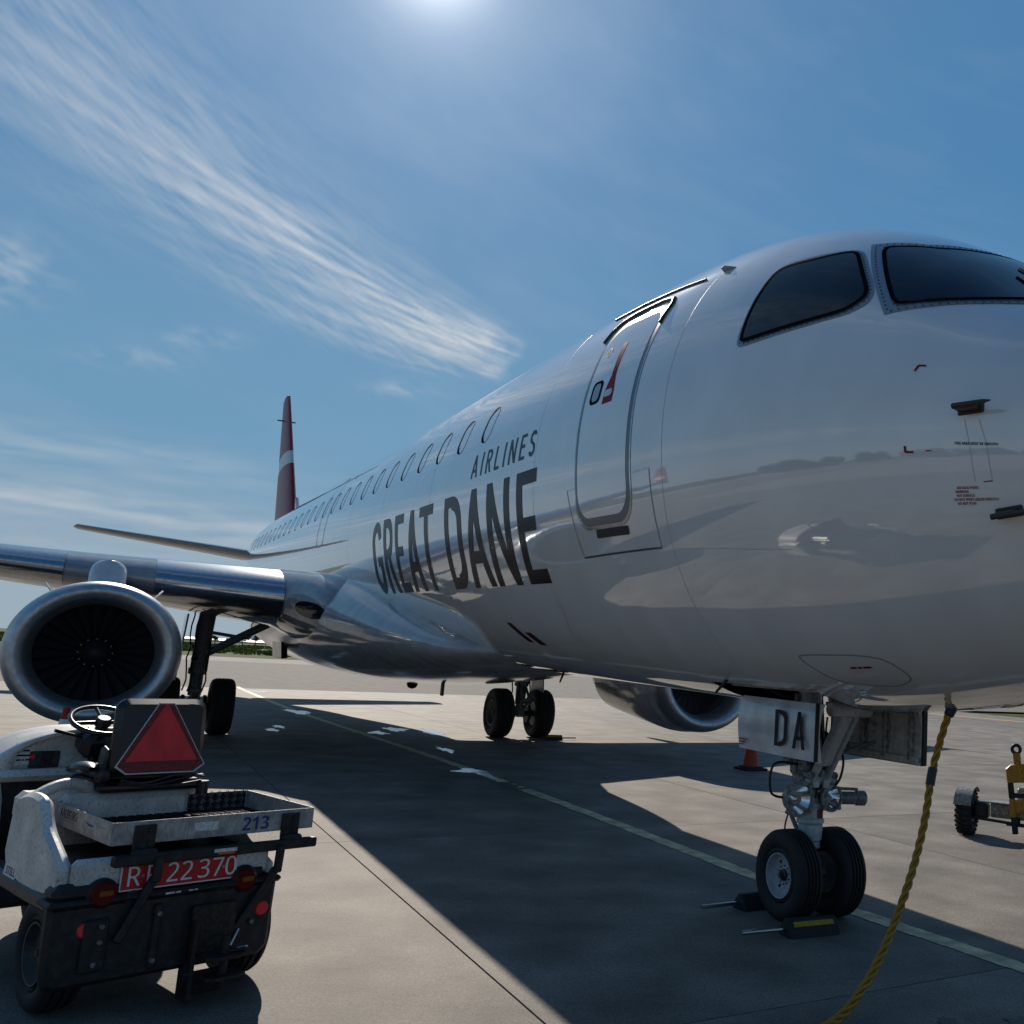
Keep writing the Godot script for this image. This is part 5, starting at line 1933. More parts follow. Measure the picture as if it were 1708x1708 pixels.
func tractor() -> void:
	var F := Vector3(-0.9468, 0, 0.3219)
	var R := Vector3(-0.3219, 0, -0.9468)
	var t := thing("tow_tractor", "worn white one seat electric tow tractor with a red warning triangle on its seat back", "tow tractor", plane.transform * Transform3D(Basis(R, Vector3.UP, -F), Vector3(0.043, 0, 3.881)))
	var side := Basis(Vector3(0, 0, -1), Vector3.UP, Vector3.RIGHT)        # polygon x -> ahead, extruded to the right
	# side shells of the open rear tub
	var prof := PackedVector2Array([Vector2(-0.19, 0.5), Vector2(-0.195, 0.63), Vector2(-0.18, 0.66), Vector2(-0.13, 0.69), Vector2(-0.03, 0.735), Vector2(0.06, 0.775), Vector2(0.11, 0.81), Vector2(0.17, 0.885), Vector2(0.22, 0.905), Vector2(0.35, 0.91), Vector2(0.45, 0.89), Vector2(0.52, 0.86), Vector2(0.55, 0.80), Vector2(0.57, 0.5)])
	prof = chaikin(chaikin(prof, 1, 0.25), 1, 0.25)
	for s in [[-0.525, 1.0], [0.37, 0.55]]:
		var b := MB.new()
		var pf := PackedVector2Array()
		for q in prof:
			pf.append(Vector2(q.x, 0.5 + (q.y - 0.5) * s[1]))
		b.prism(pf, Transform3D(side, Vector3(s[0], 0, 0)), 0.055, 0.02)
		for i in b.v.size():                                   # the shell leans inwards towards the top
			b.v[i].x += (-signf(s[0])) * 0.02 * maxf(0.0, b.v[i].y - 0.52)
		obj("side_shell", b, M.cart, t)
	var b := MB.new()
	b.box(v3(-0.045, 0.605, -0.185), Vector3(0.86, 0.15, 0.05), 0.02)
	b.box(v3(-0.045, 0.80, 0.66), Vector3(0.86, 0.14, 0.14), 0.03)
	var hp := PackedVector3Array()
	for k in 15:
		var u := k / 14.0
		hp.append(v3(-0.47 + 0.30 * u, 0.87 + 0.045 * sin(PI * u), 0.44 + 0.16 * u))
	b.tube(hp, 0.028, 12)
	obj("rear_shell", b, M.cart, t)
	b = MB.new()
	b.box(v3(-0.045, 0.62, 0.15), Vector3(0.80, 0.02, 0.62))
	b.box(v3(-0.045, 0.62, 0.57), Vector3(0.78, 0.2, 0.03), 0.01)
	obj("battery_bay", b, M.cartdark, t)
	# dark rear bumper apron
	b = MB.new()
	b.prism(PackedVector2Array([Vector2(-0.545, 0.24), Vector2(-0.53, 0.17), Vector2(-0.49, 0.15), Vector2(0.38, 0.15), Vector2(0.42, 0.19), Vector2(0.43, 0.5), Vector2(-0.55, 0.5)]), Transform3D(Basis(), v3(0, 0, -0.16)), 0.07, 0.02)
	b.box(v3(-0.06, 0.505, -0.17), Vector3(1.0, 0.03, 0.16), 0.012)
	b.box(v3(-0.05, 0.545, -0.185), Vector3(0.84, 0.07, 0.06), 0.02)
	b.box(v3(-0.44, 0.545, -0.16), Vector3(0.2, 0.08, 0.14), 0.03)
	b.box(v3(-0.36, 0.32, -0.24), Vector3(0.1, 0.22, 0.02), 0.008)
	b.box(v3(-0.115, 0.32, -0.235), Vector3(0.035, 0.28, 0.02), 0.006)
	obj("rear_apron", b, M.cartdark, t)
	b = MB.new()
	for q in [[-0.345, 0.40], [-0.345, 0.335], [-0.36, 0.245], [-0.115, 0.42], [-0.12, 0.22], [0.31, 0.32], [0.28, 0.35]]:
		b.rod(v3(q[0], q[1], -0.235), v3(q[0], q[1], -0.262), 0.011, -1.0, 6)
	obj("bolts", b, M.gear, t).set_meta("kind", "stuff")
	# sill and running board on the left, chassis block
	b = MB.new()
	b.box(v3(-0.49, 0.49, 0.62), Vector3(0.09, 0.08, 1.52), 0.02)
	b.box(v3(-0.46, 0.36, 0.95), Vector3(0.16, 0.05, 0.72), 0.015)
	obj("sill", b, M.cartgrey, t)
	b = MB.new()
	b.box(v3(-0.04, 0.32, 0.35), Vector3(0.5, 0.3, 0.95), 0.03)
	b.box(v3(-0.04, 0.33, 1.2), Vector3(0.8, 0.06, 0.9), 0.015)
	b.rod(v3(-0.42, 0.25, 0.06), v3(0.4, 0.25, 0.06), 0.05, -1.0, 12)
	b.box(v3(-0.3, 0.47, 0.08), Vector3(0.42, 0.05, 0.5), 0.01)
	b.box(v3(0.24, 0.47, 0.08), Vector3(0.3, 0.05, 0.5), 0.01)
	obj("chassis", b, M.cartdark, t)
	# seat box and seat
	b = MB.new()
	b.box(v3(-0.02, 0.68, 0.75), Vector3(0.62, 0.36, 0.45), 0.04)
	obj("seat_box", b, M.cart, t)
	b = MB.new()
	b.box(v3(0.07, 0.885, 0.72), Vector3(0.5, 0.055, 0.44), 0.02)
	b.box(v3(0.07, 0.93, 0.76), Vector3(0.46, 0.09, 0.44), 0.04)
	b.rod(v3(0.32, 0.83, 0.50), v3(0.32, 0.90, 0.50), 0.03, -1.0, 12)
	obj("seat_cushion", b, M.vinyl, t)
	var tilt := Basis(Vector3.RIGHT, -0.10)
	b = MB.new()
	b.prism(rrect(-0.222, -0.2, 0.222, 0.19, 0.06, 5), Transform3D(tilt, v3(0.07, 1.14, 0.54)), 0.075, 0.03)
	b.box(v3(0.07, 1.14, 0.60), Vector3(0.36, 0.34, 0.1), 0.05, tilt)
	obj("seat_back", b, M.vinyl, t)
	b = MB.new()
	b.box(v3(-0.155, 1.0, 0.56), Vector3(0.03, 0.17, 0.09), 0.012, Basis(Vector3.RIGHT, 0.25))
	b.rod(v3(-0.18, 0.95, 0.55), v3(-0.13, 0.95, 0.55), 0.045, -1.0, 16, 0.008)
	for q in [0.93, 0.965]:
		b.rod(v3(-0.186, q, 0.55), v3(-0.18, q, 0.55), 0.007, -1.0, 8)
	obj("seat_hinge", b, M.cartgrey, t)
	b = MB.new()
	var arm := []
	for k in 11:
		var u := k / 10.0
		var row := PackedVector3Array()
		var r := 0.052 * pow(sin(PI * clampf(u * 0.96 + 0.02, 0, 1)), 0.45)
		for j in 14:
			var a := TAU * j / 14
			row.append(v3(-0.22 + cos(a) * r * 1.15, 0.985 - 0.03 * u * u + sin(a) * r * 0.62, lerpf(0.50, 0.78, u)))
		arm.append(row)
	b.grid(arm, true)
	obj("armrest", b, M.vinyl, t)
	b = MB.new()                                              # straps and cables under the seat
	for k in 3:
		var path := PackedVector3Array()
		for i in 12:
			var u := i / 11.0
			path.append(v3(-0.1 + 0.4 * u, 0.905 - 0.02 * sin(PI * u * (1.0 + k * 0.5)) + k * 0.012, 0.475 - 0.012 * k))
		b.tube(path, 0.006, 6)
	obj("seat_cable", b, M.cartgrey, t)
	# warning triangle: dark border with a bright middle
	var tx := Transform3D(tilt, v3(0.075, 1.135, 0.462))
	var hexa := func(h: float, cut: float) -> PackedVector2Array:
		var w := h * 0.60
		var x1 := w * (1.0 - cut)
		return PackedVector2Array([Vector2(-x1 - 0.0, -h * 0.5), Vector2(x1, -h * 0.5), Vector2(w, -h * 0.5 + cut * h * 0.45), Vector2(w * cut * 0.72, h * 0.5), Vector2(-w * cut * 0.72, h * 0.5), Vector2(-w, -h * 0.5 + cut * h * 0.45)])
	b = MB.new()
	b.prism(hexa.call(0.362, 0.24), tx, 0.006, 0.001)
	obj("triangle_edge", b, M.sticker, t)
	b = MB.new()
	b.prism(hexa.call(0.348, 0.235), tx.translated_local(Vector3(0, 0, 0.003)), 0.006, 0.001)
	obj("triangle_border", b, M.tridark, t)
	b = MB.new()
	b.prism(PackedVector2Array([Vector2(-0.175, -0.118), Vector2(0.175, -0.118), Vector2(0.006, 0.172), Vector2(-0.006, 0.172)]), tx.translated_local(Vector3(0, 0, 0.006)), 0.006, 0.001)
	obj("triangle_middle", b, M.trired, t)
	# dashboard: an arched rim round a sunk panel
	b = MB.new()
	var oute := PackedVector2Array()
	var inne := PackedVector2Array()
	for k in 41:
		var u := lerpf(-1.0, 1.0, k / 40.0)
		var ao := PI * (0.5 - u * 0.5)
		oute.append(Vector2(cos(ao) * 0.50, 0.865 + 0.272 * pow(sin(ao), 0.85)))
		inne.append(Vector2(cos(ao) * 0.40, 0.925 + 0.188 * pow(sin(ao), 0.8)))
	var rows := [PackedVector3Array(), PackedVector3Array(), PackedVector3Array(), PackedVector3Array(), PackedVector3Array()]
	for k in 41:
		var o := oute[k]
		var i := inne[k]
		rows[0].append(v3(o.x * 0.96, o.y - 0.02, 1.62))
		rows[1].append(v3(o.x, o.y, 1.16))
		rows[2].append(v3(lerpf(o.x, i.x, 0.35), lerpf(o.y, i.y, 0.25) + 0.006, 1.10))
		rows[3].append(v3(i.x, i.y, 1.11))
		rows[4].append(v3(i.x * 0.97, i.y - 0.006, 1.17))
	b.grid(rows, false, true)
	obj("dash_rim", b, M.cart, t)
	b = MB.new()
	var pp := PackedVector2Array(inne)
	b.prism(pp, Transform3D(Basis(Vector3.RIGHT, Vector3.UP, Vector3.BACK), v3(0, 0, 1.19)), 0.03, 0.0)
	b.box(v3(0, 0.895, 1.13), Vector3(0.98, 0.06, 0.12), 0.028)
	obj("dash_panel", b, M.cart, t)
	b = MB.new()                                              # front body below the dash, and its fender on the left
	b.box(v3(0, 0.63, 1.42), Vector3(0.9, 0.52, 0.4), 0.06)
	b.prism(PackedVector2Array([Vector2(1.02, 0.45), Vector2(1.0, 0.62), Vector2(1.05, 0.8), Vector2(1.12, 0.89), Vector2(1.3, 0.92), Vector2(1.6, 0.86), Vector2(1.66, 0.45)]), Transform3D(side, Vector3(-0.55, 0, 0)), 0.13, 0.045)
	b.prism(PackedVector2Array([Vector2(1.02, 0.45), Vector2(1.0, 0.62), Vector2(1.05, 0.8), Vector2(1.12, 0.89), Vector2(1.3, 0.92), Vector2(1.6, 0.86), Vector2(1.66, 0.45)]), Transform3D(side, Vector3(0.42, 0, 0)), 0.13, 0.045)
	obj("front_shell", b, M.cart, t)
	b = MB.new()
	b.box(v3(0, 0.62, 1.20), Vector3(0.82, 0.46, 0.04), 0.01)
	obj("foot_well", b, M.cartgrey, t)
	b = MB.new()
	b.box(v3(-0.335, 1.0, 1.155), Vector3(0.085, 0.115, 0.004))
	obj("data_sticker", b, M.sticker, t)
	b = MB.new()
	for k in 4:
		bars(b, Transform3D(Basis(), v3(-0.37, 1.037 - k * 0.024, 1.151)), 0.008, [[0.03, 0.02], [0.02, 0.03], [0.06], [0.02, 0.01, 0.02]][k])
	obj("sticker_print", b, M.letter, t)
	b = MB.new()
	b.box(v3(-0.24, 0.963, 1.155), Vector3(0.14, 0.10, 0.012), 0.004)
	obj("switch_plate", b, M.cartgrey, t)
	b = MB.new()
	b.box(v3(-0.235, 0.965, 1.145), Vector3(0.05, 0.085, 0.014), 0.004)
	b.rod(v3(-0.235, 0.955, 1.14), v3(-0.235, 0.955, 1.12), 0.01, -1.0, 10)
	obj("switch", b, M.cartdark, t)
	b = MB.new()
	b.rod(v3(-0.30, 0.985, 1.16), v3(-0.30, 0.985, 1.14), 0.012, -1.0, 10)
	obj("red_button", b, M.reflred, t)
	# steering wheel on its column
	var sx := Transform3D(Basis(Vector3.RIGHT, 0.42), v3(-0.035, 1.185, 1.0))
	b = MB.new()
	var tor := []
	for k in 49:
		var a := TAU * k / 48
		var row := PackedVector3Array()
		for j in 10:
			var c := TAU * j / 10
			var rr := 0.155 + cos(c) * 0.0135
			row.append(sx * Vector3(cos(a) * rr, sin(c) * 0.0135, sin(a) * rr))
		tor.append(row)
	b.grid(tor, true, true)
	b.rod(sx * Vector3(0, -0.03, 0), sx * Vector3(0, 0.018, 0), 0.042, 0.036, 20, 0.006)
	for a in [0.2, PI - 0.2, PI * 1.5]:
		b.rod(sx * Vector3(cos(a) * 0.03, -0.008, sin(a) * 0.03), sx * Vector3(cos(a) * 0.15, 0, sin(a) * 0.15), 0.011, -1.0, 8)
	obj("steering_wheel", b, M.vinyl, t)
	b = MB.new()
	b.box(v3(-0.035, 1.06, 1.1), Vector3(0.15, 0.15, 0.16), 0.04, Basis(Vector3.RIGHT, 0.42))
	b.rod(sx * Vector3(0, -0.2, 0), sx * Vector3(0, -0.02, 0), 0.03, -1.0, 14)
	b.rod(v3(-0.1, 1.09, 1.08), v3(-0.24, 1.13, 1.06), 0.007, 0.01, 8)
	b.rod(v3(0.0, 0.4, 1.18), v3(-0.02, 1.05, 1.1), 0.03, -1.0, 12)
	obj("steering_column", b, M.vinyl, t)
	# aluminium tray with chequer plate inside
	var x0 := -0.335
	var x1 := 0.595
	var f0 := -0.195
	var f1 := 0.56
	b = MB.new()
	b.box(v3((x0 + x1) * 0.5, 0.776, f0), Vector3(x1 - x0, 0.1, 0.006), 0.0015)
	b.box(v3((x0 + x1) * 0.5, 0.776, f1), Vector3(x1 - x0, 0.1, 0.006), 0.0015)
	for x in [x0, x1]:
		b.box(v3(x, 0.776, (f0 + f1) * 0.5), Vector3(0.006, 0.1, f1 - f0 - 0.008), 0.0015)
	obj("tray_wall", b, M.tray, t)
	b = MB.new()
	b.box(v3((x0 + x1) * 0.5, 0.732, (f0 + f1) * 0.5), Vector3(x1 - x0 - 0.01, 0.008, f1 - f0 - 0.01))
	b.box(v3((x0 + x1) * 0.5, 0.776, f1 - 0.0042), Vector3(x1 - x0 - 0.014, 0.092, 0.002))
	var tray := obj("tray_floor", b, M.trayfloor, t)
	b = MB.new()                                              # raised bars of the chequer plate
	var bar := func(b: MB, c: Vector3, ux: Vector3, uy: Vector3) -> void:
		var nn := ux.cross(uy).normalized()
		var p := [c - ux - uy * 0.3, c - uy, c + ux - uy * 0.3, c + ux + uy * 0.3, c + uy, c - ux + uy * 0.3]
		var q := PackedVector3Array()
		var lo := PackedVector3Array()
		for e in p:
			q.append(c + (e - c) * 0.8 + nn * 0.003)
			lo.append(e)
		b.face(q, nn)
		for i in 6:
			var j := (i + 1) % 6
			b.quad(lo[i], lo[j], q[j], q[i], ((lo[i] + lo[j]) * 0.5 - c).normalized() + nn)
	for i in 22:
		for j in 3:
			var c := v3(x0 + 0.02 + i * 0.042, 0.745 + j * 0.036, f1 - 0.0054)
			var od := (i + j) % 2
			for k in 4:
				var d := Vector3(1, 1, 0).normalized() if od == 0 else Vector3(1, -1, 0).normalized()
				var e := Vector3(-d.y, d.x, 0)
				bar.call(b, c + e * (k - 1.5) * 0.0072, d * 0.0155, e * 0.0022)
	obj("chequer_bars", b, M.traydark, t).set_meta("kind", "stuff")
	b = MB.new()
	for i in 21:
		for j in 17:
			var c := v3(x0 + 0.03 + i * 0.043, 0.7365, f0 + 0.03 + j * 0.043)
			var od := (i + j) % 2
			for k in 3:
				var d := Vector3(1, 0, 1).normalized() if od == 0 else Vector3(1, 0, -1).normalized()
				var e := Vector3(-d.z, 0, d.x)
				bar.call(b, c + e * (k - 1.0) * 0.009, d * 0.0155, e * -0.0024)
	obj("floor_bars", b, M.trayfloor, t).set_meta("kind", "stuff")
	lettering(t, "213", 0.062, M.blue, Transform3D(Basis(), v3(0.30, 0.772, f0 - 0.004)), 0.95, true)
	b = MB.new()
	b.box(v3(0.065, 0.779, f0 - 0.0035), Vector3(0.108, 0.04, 0.0012))
	obj("torn_sticker", b, M.sticker, t)
	var lx := Basis(Vector3(0, 0, 1), Vector3.UP, Vector3.LEFT)
	lettering(t, "AALBORG", 0.040, M.letter, Transform3D(lx, v3(x0 - 0.004, 0.79, 0.36)), 0.95)
	b = MB.new()
	bars(b, Transform3D(lx, v3(x0 - 0.004, 0.757, 0.47)), 0.007, [0.03, 0.06, 0.04, 0.05])
	bars(b, Transform3D(lx, v3(x0 - 0.004, 0.786, 0.0)), 0.008, [0.03, 0.05, 0.02])
	obj("faded_print", b, M.seam2, t)
	b = MB.new()
	b.prism(PackedVector2Array([Vector2(0, 0.006), Vector2(0.05, -0.01), Vector2(0.1, -0.008), Vector2(0.1, 0.0), Vector2(0.05, 0.0)]), Transform3D(lx, v3(x0 - 0.0035, 0.785, 0.14)), 0.001)
	obj("swoosh_mark", b, M.blue, t)
	# brackets, tube bar and the two bent arms of the tray carrier
	b = MB.new()
	for x in [-0.205, 0.47]:
		b.box(v3(x, 0.752, f0 - 0.012), Vector3(0.09, 0.115, 0.014), 0.003)
		b.box(v3(x, 0.682, f0 - 0.035), Vector3(0.1, 0.055, 0.05), 0.01)
		for y in [0.785, 0.725]:
			b.rod(v3(x + 0.02, y, f0 - 0.02), v3(x + 0.02, y, f0 - 0.028), 0.012, -1.0, 6)
	b.box(v3(0.13, 0.665, f0 - 0.045), Vector3(0.93, 0.046, 0.046), 0.006)
	for q in [[[-0.155, 0.66], [-0.158, 0.575], [-0.275, 0.33]], [[0.405, 0.655], [0.40, 0.55], [0.215, 0.255]]]:
		for k in 2:
			var a := v3(q[k][0], q[k][1], f0 - 0.085 + 0.02 * k)
			var c := v3(q[k + 1][0], q[k + 1][1], f0 - 0.085 + 0.02 * (k + 1))
			var d := c - a
			b.box((a + c) * 0.5, Vector3(0.036, d.length() + 0.02, 0.03), 0.006, Basis(Vector3.BACK, atan2(-d.x, d.y)))
	obj("tray_carrier", b, M.cartdark, t)
	b = MB.new()
	b.box(v3(0.14, 0.672, f0 - 0.0695), Vector3(0.105, 0.016, 0.001))
	obj("bar_sticker", b, M.sticker, t)
	b = MB.new()
	b.box(v3(0.145, 0.658, f0 - 0.0695), Vector3(0.075, 0.008, 0.001))
	obj("orange_strip", b, M.orange, t)
	# registration plate
	b = MB.new()
	b.box(v3(-0.033, 0.588, -0.222), Vector3(0.51, 0.118, 0.004), 0.001)
	obj("plate_edge", b, M.platewhite, t)
	b = MB.new()
	b.box(v3(-0.033, 0.59, -0.2245), Vector3(0.498, 0.108, 0.004), 0.001)
	obj("licence_plate", b, M.plate, t)
	for q in [["R", -0.236], ["F", -0.163], ["22", -0.038], ["370", 0.13]]:
		lettering(t, q[0], 0.084, M.platewhite, Transform3D(Basis(), v3(q[1], 0.59, -0.228)), 0.95)
	b = MB.new()
	for x in [-0.197, 0.155]:
		b.rod(v3(x, 0.59, -0.226), v3(x, 0.59, -0.231), 0.007, -1.0, 8)
	obj("plate_screw", b, M.gear, t)
	# lamps and reflectors
	for q in [[-0.352, 0.533], [0.262, 0.518]]:
		b = MB.new()
		b.rod(v3(q[0], q[1], -0.15), v3(q[0], q[1], -0.24), 0.068, 0.064, 28, 0.012)
		var hs := obj("tail_lamp", b, M.cartdark, t)
		b = MB.new()
		b.rod(v3(q[0], q[1], -0.23), v3(q[0], q[1], -0.252), 0.056, 0.052, 28, 0.008)
		obj("red_lens", b, M.lampred, hs)
		b = MB.new()
		b.box(v3(q[0] + 0.008, q[1] + 0.004, -0.2535), Vector3(0.055, 0.024, 0.01), 0.004)
		obj("orange_lens", b, M.lamporange, hs)
	for q in [[-0.40, 0.389], [0.363, 0.37]]:
		b = MB.new()
		b.rod(v3(q[0], q[1], -0.225), v3(q[0], q[1], -0.24), 0.034, 0.032, 24, 0.004)
		obj("reflector", b, M.reflred, t)
	b = MB.new()
	b.rod(v3(-0.225, 0.50, -0.2), v3(-0.225, 0.50, -0.228), 0.034, -1.0, 20, 0.006)
	b.rod(v3(0.16, 0.49, -0.2), v3(0.16, 0.49, -0.226), 0.03, -1.0, 20, 0.006)
	obj("socket", b, M.cartgrey, t)
	b = MB.new()
	bars(b, Transform3D(Basis(), v3(-0.1, 0.50, -0.253)), 0.008, [0.04, 0.02])
	bars(b, Transform3D(Basis(), v3(0.0, 0.502, -0.253)), 0.006, [0.02, 0.015])
	obj("bumper_print", b, M.sticker, t)
	# coupling
	b = MB.new()
	b.box(v3(0.13, 0.30, -0.25), Vector3(0.2, 0.26, 0.03), 0.005)
	b.box(v3(0.04, 0.19, -0.24), Vector3(0.02, 0.36, 0.12), 0.003)
	b.box(v3(0.10, 0.02 + 0.07, -0.27), Vector3(0.2, 0.12, 0.02), 0.004, Basis(Vector3.RIGHT, 0.35))
	b.prism(PackedVector2Array([Vector2(0.06, -0.28), Vector2(0.24, -0.28), Vector2(0.25, -0.38), Vector2(0.2, -0.41), Vector2(0.1, -0.41), Vector2(0.06, -0.38)]), Transform3D(Basis(Vector3.RIGHT, Vector3.FORWARD, Vector3.UP), Vector3(0, 0.205, 0)), 0.016, 0.004)
	b.prism(PackedVector2Array([Vector2(0.07, -0.28), Vector2(0.24, -0.28), Vector2(0.25, -0.38), Vector2(0.2, -0.41), Vector2(0.1, -0.41), Vector2(0.07, -0.38)]), Transform3D(Basis(Vector3.RIGHT, Vector3.FORWARD, Vector3.UP), Vector3(0, 0.115, 0)), 0.016, 0.004)
	b.rod(v3(0.155, 0.10, -0.35), v3(0.155, 0.30, -0.35), 0.018, -1.0, 12)
	b.rod(v3(0.155, 0.225, -0.35), v3(0.24, 0.235, -0.37), 0.008, -1.0, 8)
	obj("coupling", b, M.hitch, t)
	b = MB.new()
	b.rod(v3(0.245, 0.30, -0.27), v3(0.205, 0.235, -0.29), 0.006, -1.0, 8)
	b.rod(v3(0.21, 0.235, -0.35), v3(0.255, 0.24, -0.36), 0.006, -1.0, 8)
	obj("coupling_pin", b, M.steel, t)
	for k in 4:
		var p := PackedVector2Array()
		if k > 0:
			continue
	# maker's sticker on the left shell
	b = MB.new()
	b.box(Vector3(-0.5235, 0.545, -0.42), Vector3(0.003, 0.075, 0.17), 0.001, Basis(Vector3.BACK, -0.1))
	obj("maker_sticker", b, M.sticker, t)
	lettering(t, "STILL", 0.034, M.letter, Transform3D(Basis(Vector3.BACK, -0.1) * lx, Vector3(-0.5262, 0.543, -0.41)), 1.1, true)
	b = MB.new()
	for q in [[0.16, 0.585, 0.02, 0.05], [0.09, 0.565, 0.018, 0.045]]:
		b.prism(PackedVector2Array([Vector2(-q[2] * 0.5, -q[3] * 0.5), Vector2(q[2] * 0.4, -q[3] * 0.4), Vector2(q[2] * 0.5, q[3] * 0.4), Vector2(-q[2] * 0.2, q[3] * 0.5)]), Transform3D(Basis(Vector3.BACK, -0.12) * lx, Vector3(-0.5185, q[1], -q[0])), 0.002)
	obj("scrape_mark", b, M.seam2, t)
	# wheels
	for q in [[-0.42, 0.06, -1.0], [0.38, 0.06, 1.0], [-0.03, 1.42, -1.0]]:
		wheel(t, v3(q[0], 0.245, q[1]), 1.0, 0.247, 0.083, 0.135, M.cartgrey, [-0.45, 0.0, 0.45], 5)
		for k in 3:
			var o: Node3D = t.get_child(t.get_child_count() - 3 + k)
			o.transform = Transform3D(Basis(Vector3(q[2], 0, 0), Vector3.UP, Vector3(0, 0, q[2])), v3(q[0], 0.247, q[1]))

func chock(lbl: String, at: Vector3, turn: float, rod_side: float, fat := 1.0) -> void:
	var c := thing("wheel_chock", lbl, "wheel chock", plane.transform * Transform3D(Basis(Vector3.UP, turn), at), "rubber wheel chocks")
	var b := MB.new()
	b.prism(PackedVector2Array([Vector2(-0.08, 0.0), Vector2(0.08, 0.0), Vector2(0.065, 0.05), Vector2(0.02, 0.105), Vector2(-0.02, 0.105), Vector2(-0.065, 0.05)]), Transform3D(Basis(), Vector3(0, 0, -0.19)), 0.38, 0.01)
	obj("rubber_block", b, M.rubber, c)
	b = MB.new()
	b.rod(Vector3(0, 0.045, rod_side * 0.15), Vector3(0, 0.045, rod_side * 0.50), 0.014, -1.0, 14)
	obj("handle_rod", b, M.steel, c)
	b = MB.new()
	b.box(Vector3(0.046 * fat, 0.078, 0.0), Vector3(0.006, 0.034, 0.30), 0.001, Basis(Vector3.BACK, 0.72 * fat))
	obj("yellow_strip", b, M.chockyellow, c)

func cone(lbl: String, at: Vector3, h: float, m: Material, banded: bool) -> void:
	var c := thing("traffic_cone", lbl, "traffic cone", plane.transform * Transform3D(Basis(), at), "traffic cones by the engines")
	var b := MB.new()
	b.box(Vector3(0, 0.02, 0), Vector3(0.42, 0.04, 0.42), 0.012)
	b.box(Vector3(0, 0.05, 0), Vector3(0.30, 0.03, 0.30), 0.012)
	obj("base", b, M.rubber, c)
	var up := Transform3D(Basis(Vector3.UP, Vector3.RIGHT, Vector3.UP.cross(Vector3.RIGHT)), Vector3.ZERO)
	var rad := func(y: float) -> float: return lerpf(0.135, 0.032, clampf((y - 0.05) / (h - 0.05), 0, 1))
	b = MB.new()
	b.lathe(PackedVector2Array([Vector2(0.05, rad.call(0.05)), Vector2(h - 0.05, rad.call(h - 0.05)), Vector2(h - 0.04, 0.04), Vector2(h - 0.005, 0.038), Vector2(h, 0.03), Vector2(h, 0.0)]), up, 28)
	obj("cone_body", b, m, c)
	if banded:
		b = MB.new()
		b.lathe(PackedVector2Array([Vector2(h * 0.58, rad.call(h * 0.58) + 0.003), Vector2(h * 0.83, rad.call(h * 0.83) + 0.003)]), up, 28)
		b.lathe(PackedVector2Array([Vector2(h * 0.2, rad.call(h * 0.2) + 0.003), Vector2(h * 0.4, rad.call(h * 0.4) + 0.003)]), up, 28)
		obj("reflective_band", b, M.conewhite, c)

func cable() -> void:
	var c := thing("power_cable", "twisted yellow ground power cable hanging from the aircraft's belly to the apron", "cable", plane.transform)
	var pts := [Vector3(1.47, 1.52, 0.12), Vector3(1.45, 1.42, 0.16), Vector3(1.432, 1.145, 0.24), Vector3(1.462, 0.873, 0.32), Vector3(1.512, 0.62, 0.45), Vector3(1.585, 0.391, 0.63), Vector3(1.672, 0.215, 0.83), Vector3(1.726, 0.10, 1.0), Vector3(1.745, 0.045, 1.10), Vector3(1.79, 0.024, 1.24), Vector3(1.95, 0.024, 1.5), Vector3(2.3, 0.024, 2.1), Vector3(3.2, 0.024, 2.5)]
	var cv := Curve3D.new()
	for k in pts.size():
		var tg: Vector3 = (pts[mini(k + 1, pts.size() - 1)] - pts[maxi(k - 1, 0)]) / 6.0
		cv.add_point(pts[k], -tg, tg)
	cv.bake_interval = 0.01
	var path := PackedVector3Array()
	var ln := cv.get_baked_length()
	var n := int(ln / 0.012)
	for i in n + 1:
		path.append(cv.sample_baked(ln * i / n))
	for k in 3:
		var b := MB.new()
		var ph := TAU * k / 3
		b.tube(path, 0.0105, 10, func(i: int) -> Vector2:
			var a := ph + i * 0.012 / 0.20 * TAU
			return Vector2(cos(a), sin(a)) * 0.0128)
		obj("cable_strand", b, M.rope, c)
	var b := MB.new()
	var tp := PackedVector3Array()
	for i in n + 1:
		var y := path[i].y
		if y < 1.16 and y > 1.06:
			tp.append(path[i])
	b.tube(tp, 0.0265, 14)
	obj("tape_wrap", b, M.tape, c)
	b = MB.new()
	b.rod(Vector3(1.472, 1.53, 0.115), Vector3(1.455, 1.45, 0.15), 0.034, 0.029, 16, 0.006)
	obj("plug", b, M.tape, c)

